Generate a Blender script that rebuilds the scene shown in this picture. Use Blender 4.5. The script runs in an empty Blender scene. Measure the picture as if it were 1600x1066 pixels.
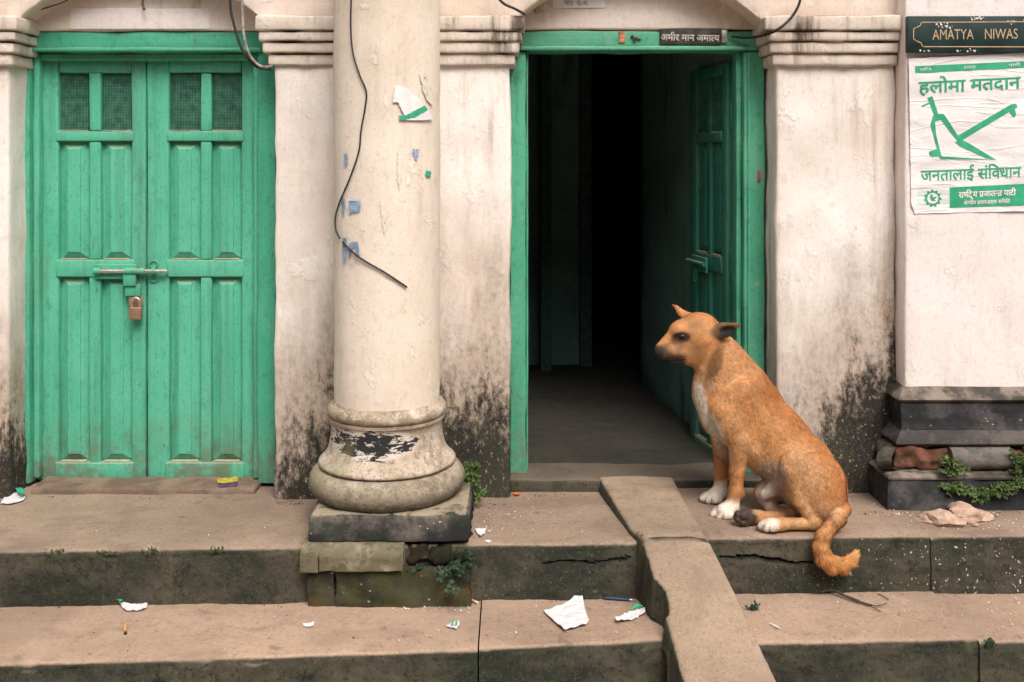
import bpy, bmesh, math, random
import numpy as np
from mathutils import Vector, Matrix, noise as mnoise
from mathutils.bvhtree import BVHTree

S = bpy.context.scene
C = S.collection
random.seed(7)
rng = np.random.default_rng(7)

# ------------------------------------------------------------------ camera, world, sun, exposure
F, CX, HY, EC = 1555.6, 800.0, 255.0, 1.54      # focal length in photo pixels, principal column, horizon row, eye height
cam = bpy.data.cameras.new('camera'); cam_ob = bpy.data.objects.new('camera', cam); C.objects.link(cam_ob)
cam_ob.location = (0, 0, EC); cam_ob.rotation_euler = (math.radians(90), 0, 0)
cam.sensor_width = 36; cam.lens = 35.0; cam.shift_y = -(533 - HY) / 1600
cam.clip_start = 0.05; cam.clip_end = 2000
S.camera = cam_ob

SUN_EL, SUN_AZ = math.radians(52), math.radians(20)     # azimuth measured from straight behind the camera, positive = to the right
world = bpy.data.worlds.new('World'); S.world = world; world.use_nodes = True
wn = world.node_tree.nodes; wl = world.node_tree.links
sky = wn.new('ShaderNodeTexSky'); sky.sky_type = 'NISHITA'; sky.sun_disc = False
sky.sun_elevation = SUN_EL; sky.sun_rotation = math.radians(180) - SUN_AZ
sky.air_density = 1.0; sky.dust_density = 6.0; sky.ozone_density = 1.0
hs = wn.new('ShaderNodeHueSaturation'); hs.inputs['Saturation'].default_value = 0.22      # a clouded sky: nearly white
bg = wn['Background']; bg.inputs['Strength'].default_value = 0.10
wl.new(sky.outputs['Color'], hs.inputs['Color']); wl.new(hs.outputs['Color'], bg.inputs['Color'])
sun = bpy.data.lights.new('sun', 'SUN'); sun.energy = 1.5; sun.angle = math.radians(28); sun.color = (1.0, 0.90, 0.79)
sun_ob = bpy.data.objects.new('sun', sun); C.objects.link(sun_ob)
sd = Vector((math.sin(SUN_AZ) * math.cos(SUN_EL), -math.cos(SUN_AZ) * math.cos(SUN_EL), math.sin(SUN_EL)))
sun_ob.rotation_euler = sd.to_track_quat('Z', 'Y').to_euler()
S.view_settings.view_transform = 'Standard'; S.view_settings.look = 'None'
S.view_settings.gamma = 1; S.view_settings.exposure = 0.72

# ------------------------------------------------------------------ coordinates
def P(px, py, D):
    return Vector(((px - CX) / F * D, D, EC - (py - HY) / F * D))
def X(px, D): return (px - CX) / F * D
def Z(py, D): return EC - (py - HY) / F * D
def G(px, py, z):
    D = (EC - z) * F / (py - HY)
    return Vector(((px - CX) / F * D, D, z))

# ------------------------------------------------------------------ object helpers
def link(name, me, mat=None, parent=None):
    o = bpy.data.objects.new(name, me); C.objects.link(o)
    if mat is not None and me is not None:
        for m in (mat if isinstance(mat, (list, tuple)) else [mat]): me.materials.append(m)
    if parent is not None: o.parent = parent
    return o
def tag(o, label=None, cat=None, group=None, kind=None):
    if label: o['label'] = label
    if cat: o['category'] = cat
    if group: o['group'] = group
    if kind: o['kind'] = kind
    return o
def empty(name, loc=(0, 0, 0), parent=None):
    o = bpy.data.objects.new(name, None); C.objects.link(o); o.location = loc; o.empty_display_size = .1
    if parent: o.parent = parent
    return o
def mesh_from(name, bm, smooth=True):
    bmesh.ops.recalc_face_normals(bm, faces=bm.faces)
    me = bpy.data.meshes.new(name); bm.to_mesh(me); bm.free()
    if smooth:
        for p in me.polygons: p.use_smooth = True
        me.set_sharp_from_angle(angle=math.radians(48))
    return me
def obj(name, bm, mat, parent=None, smooth=True):
    return link(name, mesh_from(name, bm, smooth), mat, parent)
def fbm(v, s, o=3):
    return mnoise.fractal(Vector(v) * s, 0.8, 2.0, o)

def steps(a, b, h, r):
    n = max(1, int(math.ceil((b - a - 2 * r) / h)))
    pts = [a, a + r * .35, a + r] if r > 0 else [a]
    pts += [a + r + (b - a - 2 * r) * i / n for i in range(1, n)]
    pts += [b - r, b - r * .35, b] if r > 0 else [b]
    return pts
def rbox(bm, x0, x1, y0, y1, z0, z1, r=.006, h=.05, amp=0.0, freq=6.0, tf=None, mi=0):
    """rounded box on a grid, its skin roughened by noise; tf moves the finished vertices"""
    r = min(r, (x1 - x0) * .45, (y1 - y0) * .45, (z1 - z0) * .45)
    lo, hi = Vector((x0, y0, z0)), Vector((x1, y1, z1))
    ax = [steps(lo[i], hi[i], h, r) for i in range(3)]
    cache = {}
    def vert(p):
        key = (round(p[0], 6), round(p[1], 6), round(p[2], 6))
        if key in cache: return cache[key]
        q = Vector([min(max(p[i], lo[i] + r), hi[i] - r) for i in range(3)])
        d = Vector(p) - q
        n = d.normalized() if d.length > 1e-9 else Vector((0, 0, 0))
        v = q + n * r if d.length > 1e-9 else Vector(p)
        if amp: v = v + n * (fbm(v, freq) * amp)
        if tf: v = tf(v)
        cache[key] = bm.verts.new(v)
        return cache[key]
    for a in range(3):
        b, c = (a + 1) % 3, (a + 2) % 3
        for val in (lo[a], hi[a]):
            for i in range(len(ax[b]) - 1):
                for j in range(len(ax[c]) - 1):
                    quad = []
                    for (ii, jj) in ((i, j), (i + 1, j), (i + 1, j + 1), (i, j + 1)):
                        p = [0, 0, 0]; p[a] = val; p[b] = ax[b][ii]; p[c] = ax[c][jj]
                        quad.append(vert(p))
                    try:
                        f = bm.faces.new(quad); f.material_index = mi
                    except ValueError: pass
def rot_tf(angle, about):
    M = Matrix.Translation(about) @ Matrix.Rotation(angle, 4, 'Z') @ Matrix.Translation(-Vector(about))
    return lambda v: M @ v

def catmull(pts, n=8):
    pts = [Vector(p) for p in pts]
    out = []
    q = [pts[0] * 2 - pts[1]] + pts + [pts[-1] * 2 - pts[-2]]
    for i in range(1, len(q) - 2):
        p0, p1, p2, p3 = q[i - 1], q[i], q[i + 1], q[i + 2]
        for k in range(n):
            t = k / n
            out.append(.5 * ((2 * p1) + (p2 - p0) * t + (2 * p0 - 5 * p1 + 4 * p2 - p3) * t * t + (3 * p1 - p0 - 3 * p2 + p3) * t ** 3))
    out.append(pts[-1])
    return out
def tube(bm, pts, rad, seg=8, cap=True):
    pts = [Vector(p) for p in pts]; n = len(pts)
    rings = []
    up = Vector((0.13, -1, 0.21)).normalized()
    for i, p in enumerate(pts):
        t = (pts[min(i + 1, n - 1)] - pts[max(i - 1, 0)])
        t = t.normalized() if t.length > 1e-9 else Vector((0, 0, 1))
        u = t.cross(up)
        if u.length < 1e-4: u = t.cross(Vector((1, 0, 0)))
        u.normalize(); w = t.cross(u)
        r = rad[i] if isinstance(rad, (list, tuple)) else rad
        rings.append([bm.verts.new(p + (u * math.cos(2 * math.pi * k / seg) + w * math.sin(2 * math.pi * k / seg)) * r) for k in range(seg)])
    for i in range(n - 1):
        for k in range(seg):
            bm.faces.new((rings[i][k], rings[i][(k + 1) % seg], rings[i + 1][(k + 1) % seg], rings[i + 1][k]))
    if cap:
        bm.faces.new(rings[0][::-1]); bm.faces.new(rings[-1])
def ball(bm, c, rx, ry, rz, seg=16, ring=10):
    r = bmesh.ops.create_uvsphere(bm, u_segments=seg, v_segments=ring, radius=1)
    for v in r['verts']: v.co = Vector((v.co.x * rx, v.co.y * ry, v.co.z * rz)) + Vector(c)

# ------------------------------------------------------------------ material helper
class M:
    def __init__(s, name, rough=.8, spec=.3):
        s.mat = bpy.data.materials.new(name); s.mat.use_nodes = True
        s.nt = s.mat.node_tree; s.b = s.nt.nodes['Principled BSDF']
        s.b.inputs['Roughness'].default_value = rough
        s.b.inputs['Specular IOR Level'].default_value = spec
        s._pos = None
    def node(s, t): return s.nt.nodes.new(t)
    def put(s, sock, v):
        if isinstance(v, bpy.types.NodeSocket): s.nt.links.new(v, sock)
        elif isinstance(v, (tuple, list)) and len(v) == 3 and sock.type == 'RGBA': sock.default_value = (*v, 1)
        else: sock.default_value = v
    def pos(s):
        if s._pos is None: s._pos = s.node('ShaderNodeNewGeometry').outputs['Position']
        return s._pos
    def sep(s, v=None):
        n = s.node('ShaderNodeSeparateXYZ'); s.put(n.inputs[0], v or s.pos()); return n.outputs
    def stretch(s, sc, off=(0, 0, 0), v=None):
        n = s.node('ShaderNodeMapping'); s.put(n.inputs['Vector'], v or s.pos()); n.inputs['Scale'].default_value = sc; n.inputs['Location'].default_value = off
        return n.outputs[0]
    def noise(s, scale, detail=5, rough=.55, v=None, dist=0.0):
        n = s.node('ShaderNodeTexNoise'); s.put(n.inputs['Vector'], v or s.pos())
        n.inputs['Scale'].default_value = scale; n.inputs['Detail'].default_value = detail
        n.inputs['Roughness'].default_value = rough; n.inputs['Distortion'].default_value = dist
        return n.outputs['Fac']
    def voro(s, scale, v=None, feature='F1', out='Distance', rnd=1.0):
        n = s.node('ShaderNodeTexVoronoi'); n.feature = feature; s.put(n.inputs['Vector'], v or s.pos())
        n.inputs['Scale'].default_value = scale; n.inputs['Randomness'].default_value = rnd
        return n.outputs[out]
    def math(s, op, a, b=0.0, clamp=False):
        n = s.node('ShaderNodeMath'); n.operation = op; n.use_clamp = clamp
        s.put(n.inputs[0], a); s.put(n.inputs[1], b); return n.outputs[0]
    def ss(s, v, lo, hi, a=0.0, b=1.0):
        n = s.node('ShaderNodeMapRange'); n.interpolation_type = 'SMOOTHSTEP'
        s.put(n.inputs['Value'], v); n.inputs['From Min'].default_value = lo; n.inputs['From Max'].default_value = hi
        n.inputs['To Min'].default_value = a; n.inputs['To Max'].default_value = b
        return n.outputs[0]
    def curve(s, v, lo, hi, stops):
        """piecewise linear value along v; stops are (v, value in 0..1)"""
        n = s.node('ShaderNodeMapRange'); s.put(n.inputs['Value'], v)
        n.inputs['From Min'].default_value = lo; n.inputs['From Max'].default_value = hi
        r = s.node('ShaderNodeValToRGB'); s.nt.links.new(n.outputs[0], r.inputs[0])
        e = r.color_ramp.elements
        for i, (p, val) in enumerate(stops):
            el = e[i] if i < 2 else e.new(0.5)
            el.position = min(max((p - lo) / (hi - lo), 0), 1) if i >= 2 else el.position
        while len(e) > 2: e.remove(e[-1])
        st = sorted(stops)
        e[0].position = (st[0][0] - lo) / (hi - lo); e[0].color = (st[0][1],) * 3 + (1,)
        e[1].position = (st[-1][0] - lo) / (hi - lo); e[1].color = (st[-1][1],) * 3 + (1,)
        for p, val in st[1:-1]:
            el = e.new((p - lo) / (hi - lo)); el.color = (val,) * 3 + (1,)
        return r.outputs[0]
    def mix(s, f, a, b, mode='MIX'):
        n = s.node('ShaderNodeMix'); n.data_type = 'RGBA'; n.blend_type = mode
        s.put(n.inputs[0], f); s.put(n.inputs[6], a); s.put(n.inputs[7], b); return n.outputs[2]
    def bump(s, h, strength=.5, dist=.005, normal=None):
        n = s.node('ShaderNodeBump'); s.put(n.inputs['Height'], h); n.inputs['Strength'].default_value = strength; n.inputs['Distance'].default_value = dist
        if normal: s.nt.links.new(normal, n.inputs['Normal'])
        return n.outputs[0]
    def done(s, col, rough=None, normal=None):
        s.put(s.b.inputs['Base Color'], col)
        if rough is not None: s.put(s.b.inputs['Roughness'], rough)
        if normal is not None: s.nt.links.new(normal, s.b.inputs['Normal'])
        return s.mat
def plain(name, col, rough=.6, metal=0.0, var=.15, scale=40, spec=.4):
    m = M(name, rough, spec); m.b.inputs['Metallic'].default_value = metal
    n = m.noise(scale, 4)
    dark = tuple(c * (1 - var * 1.6) for c in col); lite = tuple(min(1, c * (1 + var)) for c in col)
    return m.done(m.mix(m.ss(n, .3, .7), dark, lite), normal=m.bump(n, .15, .002))

# ------------------------------------------------------------------ materials
def plaster(name, a, b, stain, grime=None, streak=.35, soft=.25, peel=.35, cream=.0):
    m = M(name, .9, .2)
    x, y, z = m.sep()
    col = m.mix(m.ss(m.noise(2.2, 5, .6), .35, .68), a, b)
    # damp brownish wash with vertical runs
    runs = m.noise(1.0, 6, .62, m.stretch((16, 16, 1.3)))
    wash = m.noise(3.1, 6, .65, m.stretch((1, 1, .6), (3, 1, 2)))
    w = m.math('MULTIPLY', m.ss(runs, .47, .72), m.ss(wash, .42, .66))
    col = m.mix(m.math('MULTIPLY', w, streak * 1.6), col, stain)
    # old limewash coats showing through flakes
    fl = m.noise(9, 9, .68, m.stretch((1.2, 1.2, .8), (7, 0, 3)), .4)
    col = m.mix(m.math('MULTIPLY', m.ss(fl, .60, .63), peel), col, tuple(min(.9, c * 1.12) for c in a))
    col = m.mix(m.math('MULTIPLY', m.ss(fl, .385, .35), peel * .8), col, tuple(c * .78 for c in b))
    blot = m.noise(26, 8, .7)
    col = m.mix(m.ss(blot, .58, .76, 0, .55), col, stain)
    col = m.mix(m.ss(m.noise(13, 9, .78, m.stretch((1, 1, .45), (5, 5, 1))), .56, .70, 0, .38), col, tuple(c * .72 for c in b))
    for sc_, k_ in ((60, .22), (140, .26)):
        col = m.mix(m.ss(m.noise(sc_, 3, .65, m.stretch((1, 1, .7), (sc_, 1, 2))), .55, .66, 0, k_), col, tuple(c * .66 for c in b))
    col = m.mix(m.math('MULTIPLY', m.ss(m.noise(1.0, 5, .6, m.stretch((60, 60, 3), (2, 2, 2))), .60, .72), m.ss(wash, .45, .6, 0, .3)), col, stain)
    sp = m.noise(95, 4, .6)
    col = m.mix(m.ss(sp, .70, .76, 0, .5), col, (.16, .11, .08))
    hgt = m.math('ADD', m.math('MULTIPLY', m.noise(14, 8, .6), .8), m.math('MULTIPLY', m.noise(130, 5, .6), .25))
    hgt = m.math('ADD', hgt, m.math('MULTIPLY', m.ss(fl, .58, .64), .35))
    if grime:
        top = m.curve(x, -2.2, 2.2, grime)
        t = m.math('DIVIDE', m.math('SUBTRACT', top, z), soft)
        nb = m.noise(5.5, 9, .68, m.stretch((2.2, 2.2, .6)), .3)
        nf = m.noise(46, 7, .75, m.stretch((1, 1, .6)))
        g0 = m.math('ADD', t, m.math('MULTIPLY', m.math('SUBTRACT', nb, .5), 3.4))
        g = m.math('ADD', g0, m.math('MULTIPLY', m.math('SUBTRACT', nf, .5), 2.5))
        brown = m.mix(m.ss(nf, .4, .62), (.40, .30, .22), (.15, .108, .075))
        col = m.mix(m.ss(g0, -2.9, .2, 0, .85), col, brown)
        moss = m.mix(m.ss(m.noise(7, 6, .6, m.stretch((1, 1, 1), (9, 2, 1))), .42, .62), (.013, .014, .014), (.028, .030, .018))
        moss = m.mix(m.ss(m.noise(150, 3), .50, .68), moss, (.055, .050, .040))
        col = m.mix(m.ss(g, -.55, .42, 0, .95), col, moss)
        ch = m.noise(64, 5, .75, m.stretch((1.2, 1.2, .8), (2, 8, 4)))
        pale = m.math('MULTIPLY', m.ss(ch, .585, .65), m.ss(g, -.2, .3))
        col = m.mix(m.math('MULTIPLY', pale, .8), col, (.42, .34, .25))
        hgt = m.math('ADD', hgt, m.math('MULTIPLY', m.ss(g, -.3, .3), m.math('MULTIPLY', nf, -.9)))
    return m.done(col, normal=m.bump(hgt, .55, .006))

def gx(*st): return [(X(px, 3.5), Z(py, 3.5)) for px, py in st]
GRIME = gx((0, 720), (20, 690), (425, 745), (440, 715), (470, 715), (505, 672), (525, 635), (690, 628), (760, 632), (797, 645),
           (1205, 720), (1240, 712), (1285, 675), (1320, 625), (1365, 585), (1398, 550))
m_pil = plaster('aged_limewash', (.86, .80, .765), (.76, .665, .595), (.40, .28, .19), GRIME, .5)
m_wall = plaster('pink_white_limewash', (.84, .765, .745), (.78, .69, .65), (.52, .42, .36), None, .2)
m_arch = plaster('arch_plaster', (.80, .70, .64), (.68, .56, .47), (.36, .26, .19), None, .45)
m_imp = plaster('impost_plaster', (.76, .67, .60), (.62, .52, .44), (.12, .09, .07), None, .95)
m_shaft = plaster('column_plaster', (.81, .71, .615), (.72, .61, .505), (.50, .38, .28), [(-2.1, .12), (2.1, .12)], .35, .25, .5)

def column_base_mat():
    m = M('column_base_plaster', .9, .2)
    x, y, z = m.sep()
    n1 = m.noise(6, 7, .65); n2 = m.noise(34, 7, .7); n3 = m.noise(17, 9, .72, m.stretch((1, 1, 1.7), (1, 5, 2)))
    col = m.mix(m.ss(n1, .36, .64), (.56, .46, .36), (.33, .255, .185))
    col = m.mix(m.ss(n3, .50, .60, 0, .7), col, (.66, .59, .52))
    low = m.ss(m.math('ADD', z, m.math('MULTIPLY', m.math('SUBTRACT', n2, .5), .02)), .560, .552)
    col = m.mix(m.math('MULTIPLY', low, m.ss(n1, .2, .6, .25, .7)), col, m.mix(m.ss(n2, .4, .6), (.15, .12, .09), (.34, .28, .21)))
    for sc_, k_ in ((55, .5), (120, .5)):
        col = m.mix(m.ss(m.noise(sc_, 3, .65, m.stretch((1, 1, 1), (sc_, 1, 2))), .55, .64, 0, k_), col, (.15, .12, .08))
    # black flaked paint in the hollow of the moulding
    dx = m.math('DIVIDE', m.math('SUBTRACT', x, -.445), .15)
    dz = m.math('DIVIDE', m.math('SUBTRACT', z, .655), .048)
    e = m.math('ADD', m.math('MULTIPLY', dx, dx), m.math('MULTIPLY', dz, dz))
    fk = m.math('ADD', m.math('MULTIPLY', m.noise(24, 8, .75, m.stretch((.8, .8, 1.9), (4, 4, 1))), .60), m.math('MULTIPLY', m.noise(62, 5, .7, m.stretch((.5, .5, 1.9), (4, 4, 1))), .40))
    ring = m.math('SUBTRACT', fk, m.ss(e, .0, 2.0, 0, .20))
    col = m.mix(m.ss(e, 1.3, .7, 0, .8), col, (.70, .63, .56))
    col = m.mix(m.ss(ring, .445, .455), col, (.030, .029, .032))
    lo = m.ss(m.math('ADD', z, m.math('MULTIPLY', m.math('SUBTRACT', n1, .5), .16)), .54, .455)
    col = m.mix(m.math('MULTIPLY', lo, m.ss(n2, .38, .6, .45, .95)), col, (.055, .055, .036))
    col = m.mix(m.ss(m.noise(3.3, 5, .6), .55, .68, 0, .5), col, (.20, .19, .10))
    col = m.mix(m.ss(n2, .64, .72, 0, .7), col, (.62, .55, .46))
    col = m.mix(m.ss(n2, .36, .30, 0, .7), col, (.07, .06, .045))
    h = m.math('ADD', n2, m.math('MULTIPLY', n3, 1.0))
    return m.done(col, normal=m.bump(h, .6, .006))
m_base = column_base_mat()

def stone_mat(name, pale, dark, moss, ochre=None, amount=.5, speck=.0):
    m = M(name, .9, .2)
    n1 = m.noise(7, 7, .65); n2 = m.noise(40, 7, .7); n3 = m.noise(15, 8, .7, m.stretch((1, 1, 1.4), (5, 1, 2)))
    col = m.mix(m.ss(n1, .5 - .2 * amount, .5 + .2 * (1 - amount) + .02), dark, pale)
    col = m.mix(m.ss(n3, .50, .62, 0, .8), col, moss)
    if ochre:
        col = m.mix(m.ss(m.noise(14, 7, .7, m.stretch((1, 1, 1), (11, 3, 5))), .54, .64, 0, .8), col, ochre)
    col = m.mix(m.ss(n2, .67, .73, 0, .6), col, (.5, .44, .36))
    if speck:
        v = m.voro(36, m.stretch((1, 1, 1.3)))
        col = m.mix(m.math('MULTIPLY', m.ss(v, .16, .10), m.ss(m.noise(5, 3), .5, .6, 0, speck)), col, (.7, .65, .58))
    return m.done(col, normal=m.bump(m.math('ADD', n2, n3), .6, .006))
m_plinth = stone_mat('plinth_stone', (.16, .14, .12), (.030, .031, .033), (.035, .042, .030), None, .25, .8)
m_plinth_top = stone_mat('moulding_stone', (.34, .28, .205), (.15, .13, .085), (.085, .085, .040), None, .5)
m_foot = stone_mat('mossy_footing', (.066, .062, .036), (.028, .031, .022), (.050, .058, .018), (.095, .058, .014), .4, .6)
m_rubble = stone_mat('wet_broken_brick', (.040, .026, .016), (.014, .014, .010), (.018, .024, .010), (.085, .038, .014), .4)
m_pedestal = stone_mat('black_painted_plinth', (.105, .098, .10), (.028, .029, .033), (.040, .044, .036), None, .3, .45)
m_pedestal_g = stone_mat('grey_render_moulding', (.175, .152, .145), (.085, .076, .074), (.09, .085, .075), None, .6)
m_pedestal_l = stone_mat('lime_crusted_ledge', (.25, .20, .165), (.065, .056, .05), (.045, .045, .032), None, .5)
m_pedestal_f = stone_mat('dusty_flared_moulding', (.125, .104, .095), (.055, .050, .050), (.05, .048, .04), None, .55)
m_shell = stone_mat('mossy_broken_shell', (.12, .10, .075), (.03, .032, .022), (.045, .055, .02), None, .4)

def step_mat(name, pale, moss_amt=.5, specks=None):
    m = M(name, .88, .25)
    g = m.node('ShaderNodeNewGeometry'); gz = m.sep(g.outputs['Normal'])[2]
    x, y, z = m.sep()
    n1 = m.noise(1.7, 6, .6); n2 = m.noise(9, 8, .68); n3 = m.noise(70, 6, .65)
    top = m.mix(m.ss(n1, .32, .68), tuple(c * 1.10 for c in pale), tuple(c * .80 for c in pale))
    top = m.mix(m.ss(n2, .57, .72, 0, .6), top, tuple(c * .62 for c in pale))
    top = m.mix(m.ss(m.noise(5, 9, .75, None, .6), .60, .64, 0, .35), top, tuple(min(1, c * 1.3) for c in pale))
    top = m.mix(m.ss(n3, .53, .70, 0, .55), top, tuple(c * .52 for c in pale))
    top = m.mix(m.ss(m.noise(130, 5, .7), .40, .28, 0, .7), top, tuple(c * .40 for c in pale))
    top = m.mix(m.ss(m.noise(19, 9, .78, m.stretch((1, 1, 1), (6, 1, 4))), .56, .66, 0, .45), top, tuple(min(1, c * 1.28) for c in pale))
    top = m.mix(m.ss(m.noise(230, 3), .68, .74, 0, .5), top, (.5, .42, .35))
    spot = m.voro(5.0, m.stretch((1, 1.4, 1)))
    top = m.mix(m.math('MULTIPLY', m.ss(spot, .16, .05), m.ss(m.noise(28, 5), .42, .6, 0, .6)), top, tuple(c * .35 for c in pale))
    for sc_, lo_, hi_, k_ in ((105, .57, .64, .32), (60, .59, .67, .28), (170, .58, .64, .35)):
        top = m.mix(m.ss(m.noise(sc_, 2, .6, m.stretch((1, 1, 1), (sc_, 2, 1))), lo_, hi_, 0, k_), top, tuple(c * .52 for c in pale))
    for sc_, lo_, hi_, k_ in ((90, .60, .66, .2), (200, .61, .66, .3)):
        top = m.mix(m.ss(m.noise(sc_, 2, .6, m.stretch((1, 1, 1), (1, sc_, 1))), lo_, hi_, 0, k_), top, tuple(min(.8, c * 1.45) for c in pale))
    top = m.mix(m.ss(m.noise(1.1, 5, .6, m.stretch((1, 1.4, 1), (3, 3, 3)), .8), .50, .60, 0, .35), top, (pale[0] * 1.2, pale[1] * 1.2, pale[2] * 1.2))
    top = m.mix(m.ss(m.noise(7, 8, .72, m.stretch((1, 1, 1), (8, 2, 3)), .5), .60, .68, 0, .5), top, (.10, .078, .058))
    ed = m.noise(3.4, 9, .74, m.stretch((1, 1.6, 1), (2, 6, 1)), .8)
    top = m.mix(m.ss(m.noise(2.6, 6, .65, m.stretch((1, 1.3, 1), (9, 9, 9)), .5), .48, .64, 0, .5), top, (pale[0] * .60, pale[1] * .60, pale[2] * .62))
    top = m.mix(m.ss(ed, .53, .66, 0, .55), top, tuple(c * .58 for c in pale))
    top = m.mix(m.math('MULTIPLY', m.ss(m.noise(36, 8, .75), .56, .70), m.ss(n1, .40, .58, .1, .8)), top, (.11, .085, .06))
    # mossy riser
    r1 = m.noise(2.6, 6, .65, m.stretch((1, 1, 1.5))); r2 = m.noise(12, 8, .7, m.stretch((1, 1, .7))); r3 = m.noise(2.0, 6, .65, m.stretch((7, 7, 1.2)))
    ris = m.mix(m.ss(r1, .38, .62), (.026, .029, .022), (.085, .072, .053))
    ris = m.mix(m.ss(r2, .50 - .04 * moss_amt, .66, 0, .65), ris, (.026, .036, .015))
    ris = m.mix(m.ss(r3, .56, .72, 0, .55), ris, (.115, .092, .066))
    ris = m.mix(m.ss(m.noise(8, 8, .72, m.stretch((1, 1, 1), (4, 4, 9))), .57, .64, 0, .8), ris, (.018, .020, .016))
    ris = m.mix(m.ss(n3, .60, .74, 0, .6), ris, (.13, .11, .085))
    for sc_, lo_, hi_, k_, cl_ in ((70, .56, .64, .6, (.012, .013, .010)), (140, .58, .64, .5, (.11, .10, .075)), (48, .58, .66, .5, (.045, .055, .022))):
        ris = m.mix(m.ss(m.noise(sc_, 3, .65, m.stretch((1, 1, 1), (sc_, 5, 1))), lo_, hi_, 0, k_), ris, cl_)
    if specks:
        d = m.curve(x, -2.2, 2.2, specks)
        nd = m.node('ShaderNodeTexNoise'); nd.inputs['Scale'].default_value = 55; m.put(nd.inputs['Vector'], m.pos())
        wv = m.node('ShaderNodeVectorMath'); wv.operation = 'MULTIPLY_ADD'; m.put(wv.inputs[0], nd.outputs['Color']); wv.inputs[1].default_value = (.024,) * 3; m.put(wv.inputs[2], m.pos())
        for sc, lim in ((30, .17), (62, .19), (105, .2)):
            v = m.voro(sc, m.stretch((1, .2, .7), (sc, 0, sc * .3), wv.outputs[0])); k = m.noise(sc * .55, 2, .5, m.stretch((1, .2, 1), (0, sc, 0)))
            ris = m.mix(m.math('MULTIPLY', m.math('MULTIPLY', m.ss(v, lim, lim * .65), m.ss(k, .53, .56)), d), ris, (.62, .57, .50))
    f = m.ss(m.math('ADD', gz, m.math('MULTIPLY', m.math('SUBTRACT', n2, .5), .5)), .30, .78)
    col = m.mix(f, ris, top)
    h = m.math('ADD', m.math('MULTIPLY', n2, 1.0), m.math('MULTIPLY', n3, .5))
    return m.done(col, rough=m.ss(n2, .3, .7, .75, .95), normal=m.bump(h, .7, .006))
PALE = (.305, .222, .166)
sp_stops = [(-2.1, .0), (X(700, 3.05), .05), (X(760, 3.05), .12), (X(1150, 3.08), .15), (X(1300, 3.1), .35), (X(1400, 3.1), .9), (X(1600, 3.1), 1.0)]
m_step = step_mat('worn_concrete', PALE, .5, sp_stops)
m_step2 = step_mat('worn_concrete_lower', (.400, .282, .207), .7)
m_crack = plain('dark_crack', (.020, .019, .015), .95)
m_ramp = step_mat('smooth_cement', (.355, .262, .190), .5)
def ground_mat():
    m = M('dusty_street', .9, .2); n = m.noise(3, 8, .65); k = m.noise(60, 5)
    return m.done(m.mix(n, (.20, .165, .13), (.30, .245, .19)), normal=m.bump(k, .3, .004))
m_ground = ground_mat()

def green_mat(name, a, b, dirt_z0, dirt_z1, wear=.5, grain_axis=2):
    m = M(name, .52, .35)
    x, y, z = m.sep()
    st = [26, 26, 26]; st[grain_axis] = 1.1
    grain = m.noise(1.0, 7, .65, m.stretch(tuple(st))); fine = m.noise(4.2, 6, .7, m.stretch(tuple(st)))
    n1 = m.noise(3, 6, .6); n2 = m.noise(22, 8, .7); n3 = m.noise(85, 4, .6)
    col = m.mix(m.ss(n1, .33, .67), a, b)
    col = m.mix(m.ss(grain, .48, .66, 0, .6), col, tuple(c * .62 for c in b))
    col = m.mix(m.ss(n2, .58, .72, 0, .45 * wear), col, (.30, .42, .30))
    col = m.mix(m.ss(m.noise(6, 8, .75, m.stretch((1, 1, .5), (3, 7, 1))), .60, .68, 0, .5 * wear), col, (.035, .16, .11))
    col = m.mix(m.math('MULTIPLY', m.ss(fine, .66, .74), .55 * wear), col, (.03, .10, .075))
    col = m.mix(m.ss(n3, .72, .80, 0, .4), col, (.06, .10, .07))
    ch = m.noise(30, 7, .72, m.stretch((1.5, 1.5, .35), (2, 9, 4)))
    col = m.mix(m.math('MULTIPLY', m.ss(ch, .655, .672), wear), col, (.10, .085, .06))
    col = m.mix(m.math('MULTIPLY', m.ss(m.noise(2.2, 7, .7, m.stretch((1, 1, .5), (1, 2, 3))), .54, .70), .32), col, (.16, .36, .25))
    col = m.mix(m.math('MULTIPLY', m.ss(m.noise(48, 8, .75, m.stretch((1, 1, .5))), .53, .66), .5), col, tuple(c * .5 for c in a))
    for sc_, k_ in ((130, .28), (210, .3)):
        col = m.mix(m.ss(m.noise(sc_, 2, .6, m.stretch((1, 1, .6), (sc_, 2, 1))), .60, .66, 0, k_ * min(1, wear + .2)), col, (.035, .10, .075))
    col = m.mix(m.math('MULTIPLY', m.ss(m.noise(1.0, 6, .65, m.stretch((11, 11, 1.0), (6, 3, 2))), .54, .68), .45), col, (.10, .22, .15))
    d = m.math('ADD', z, m.math('MULTIPLY', m.math('SUBTRACT', n2, .5), .12))
    dirt = m.ss(d, dirt_z1, dirt_z0)
    col = m.mix(m.math('MULTIPLY', dirt, m.ss(m.noise(14, 7, .7), .40, .62, .05, .75)), col, (.15, .125, .085))
    gn = m.node('ShaderNodeNewGeometry'); gz = m.sep(gn.outputs['Normal'])[2]
    col = m.mix(m.math('MULTIPLY', m.ss(gz, .30, .62, 0, .62), m.ss(n2, .3, .55, .5, 1)), col, (.30, .34, .22))
    h = m.math('ADD', m.math('MULTIPLY', grain, .9), m.math('ADD', m.math('MULTIPLY', fine, .6), m.math('MULTIPLY', n2, .5)))
    return m.done(col, rough=m.ss(n2, .3, .7, .42, .68), normal=m.bump(h, .6, .004))
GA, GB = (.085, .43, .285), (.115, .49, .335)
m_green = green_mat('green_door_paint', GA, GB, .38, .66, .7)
m_frame = green_mat('green_frame_paint', (.058, .37, .235), (.080, .42, .275), .42, .66, .75)
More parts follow.
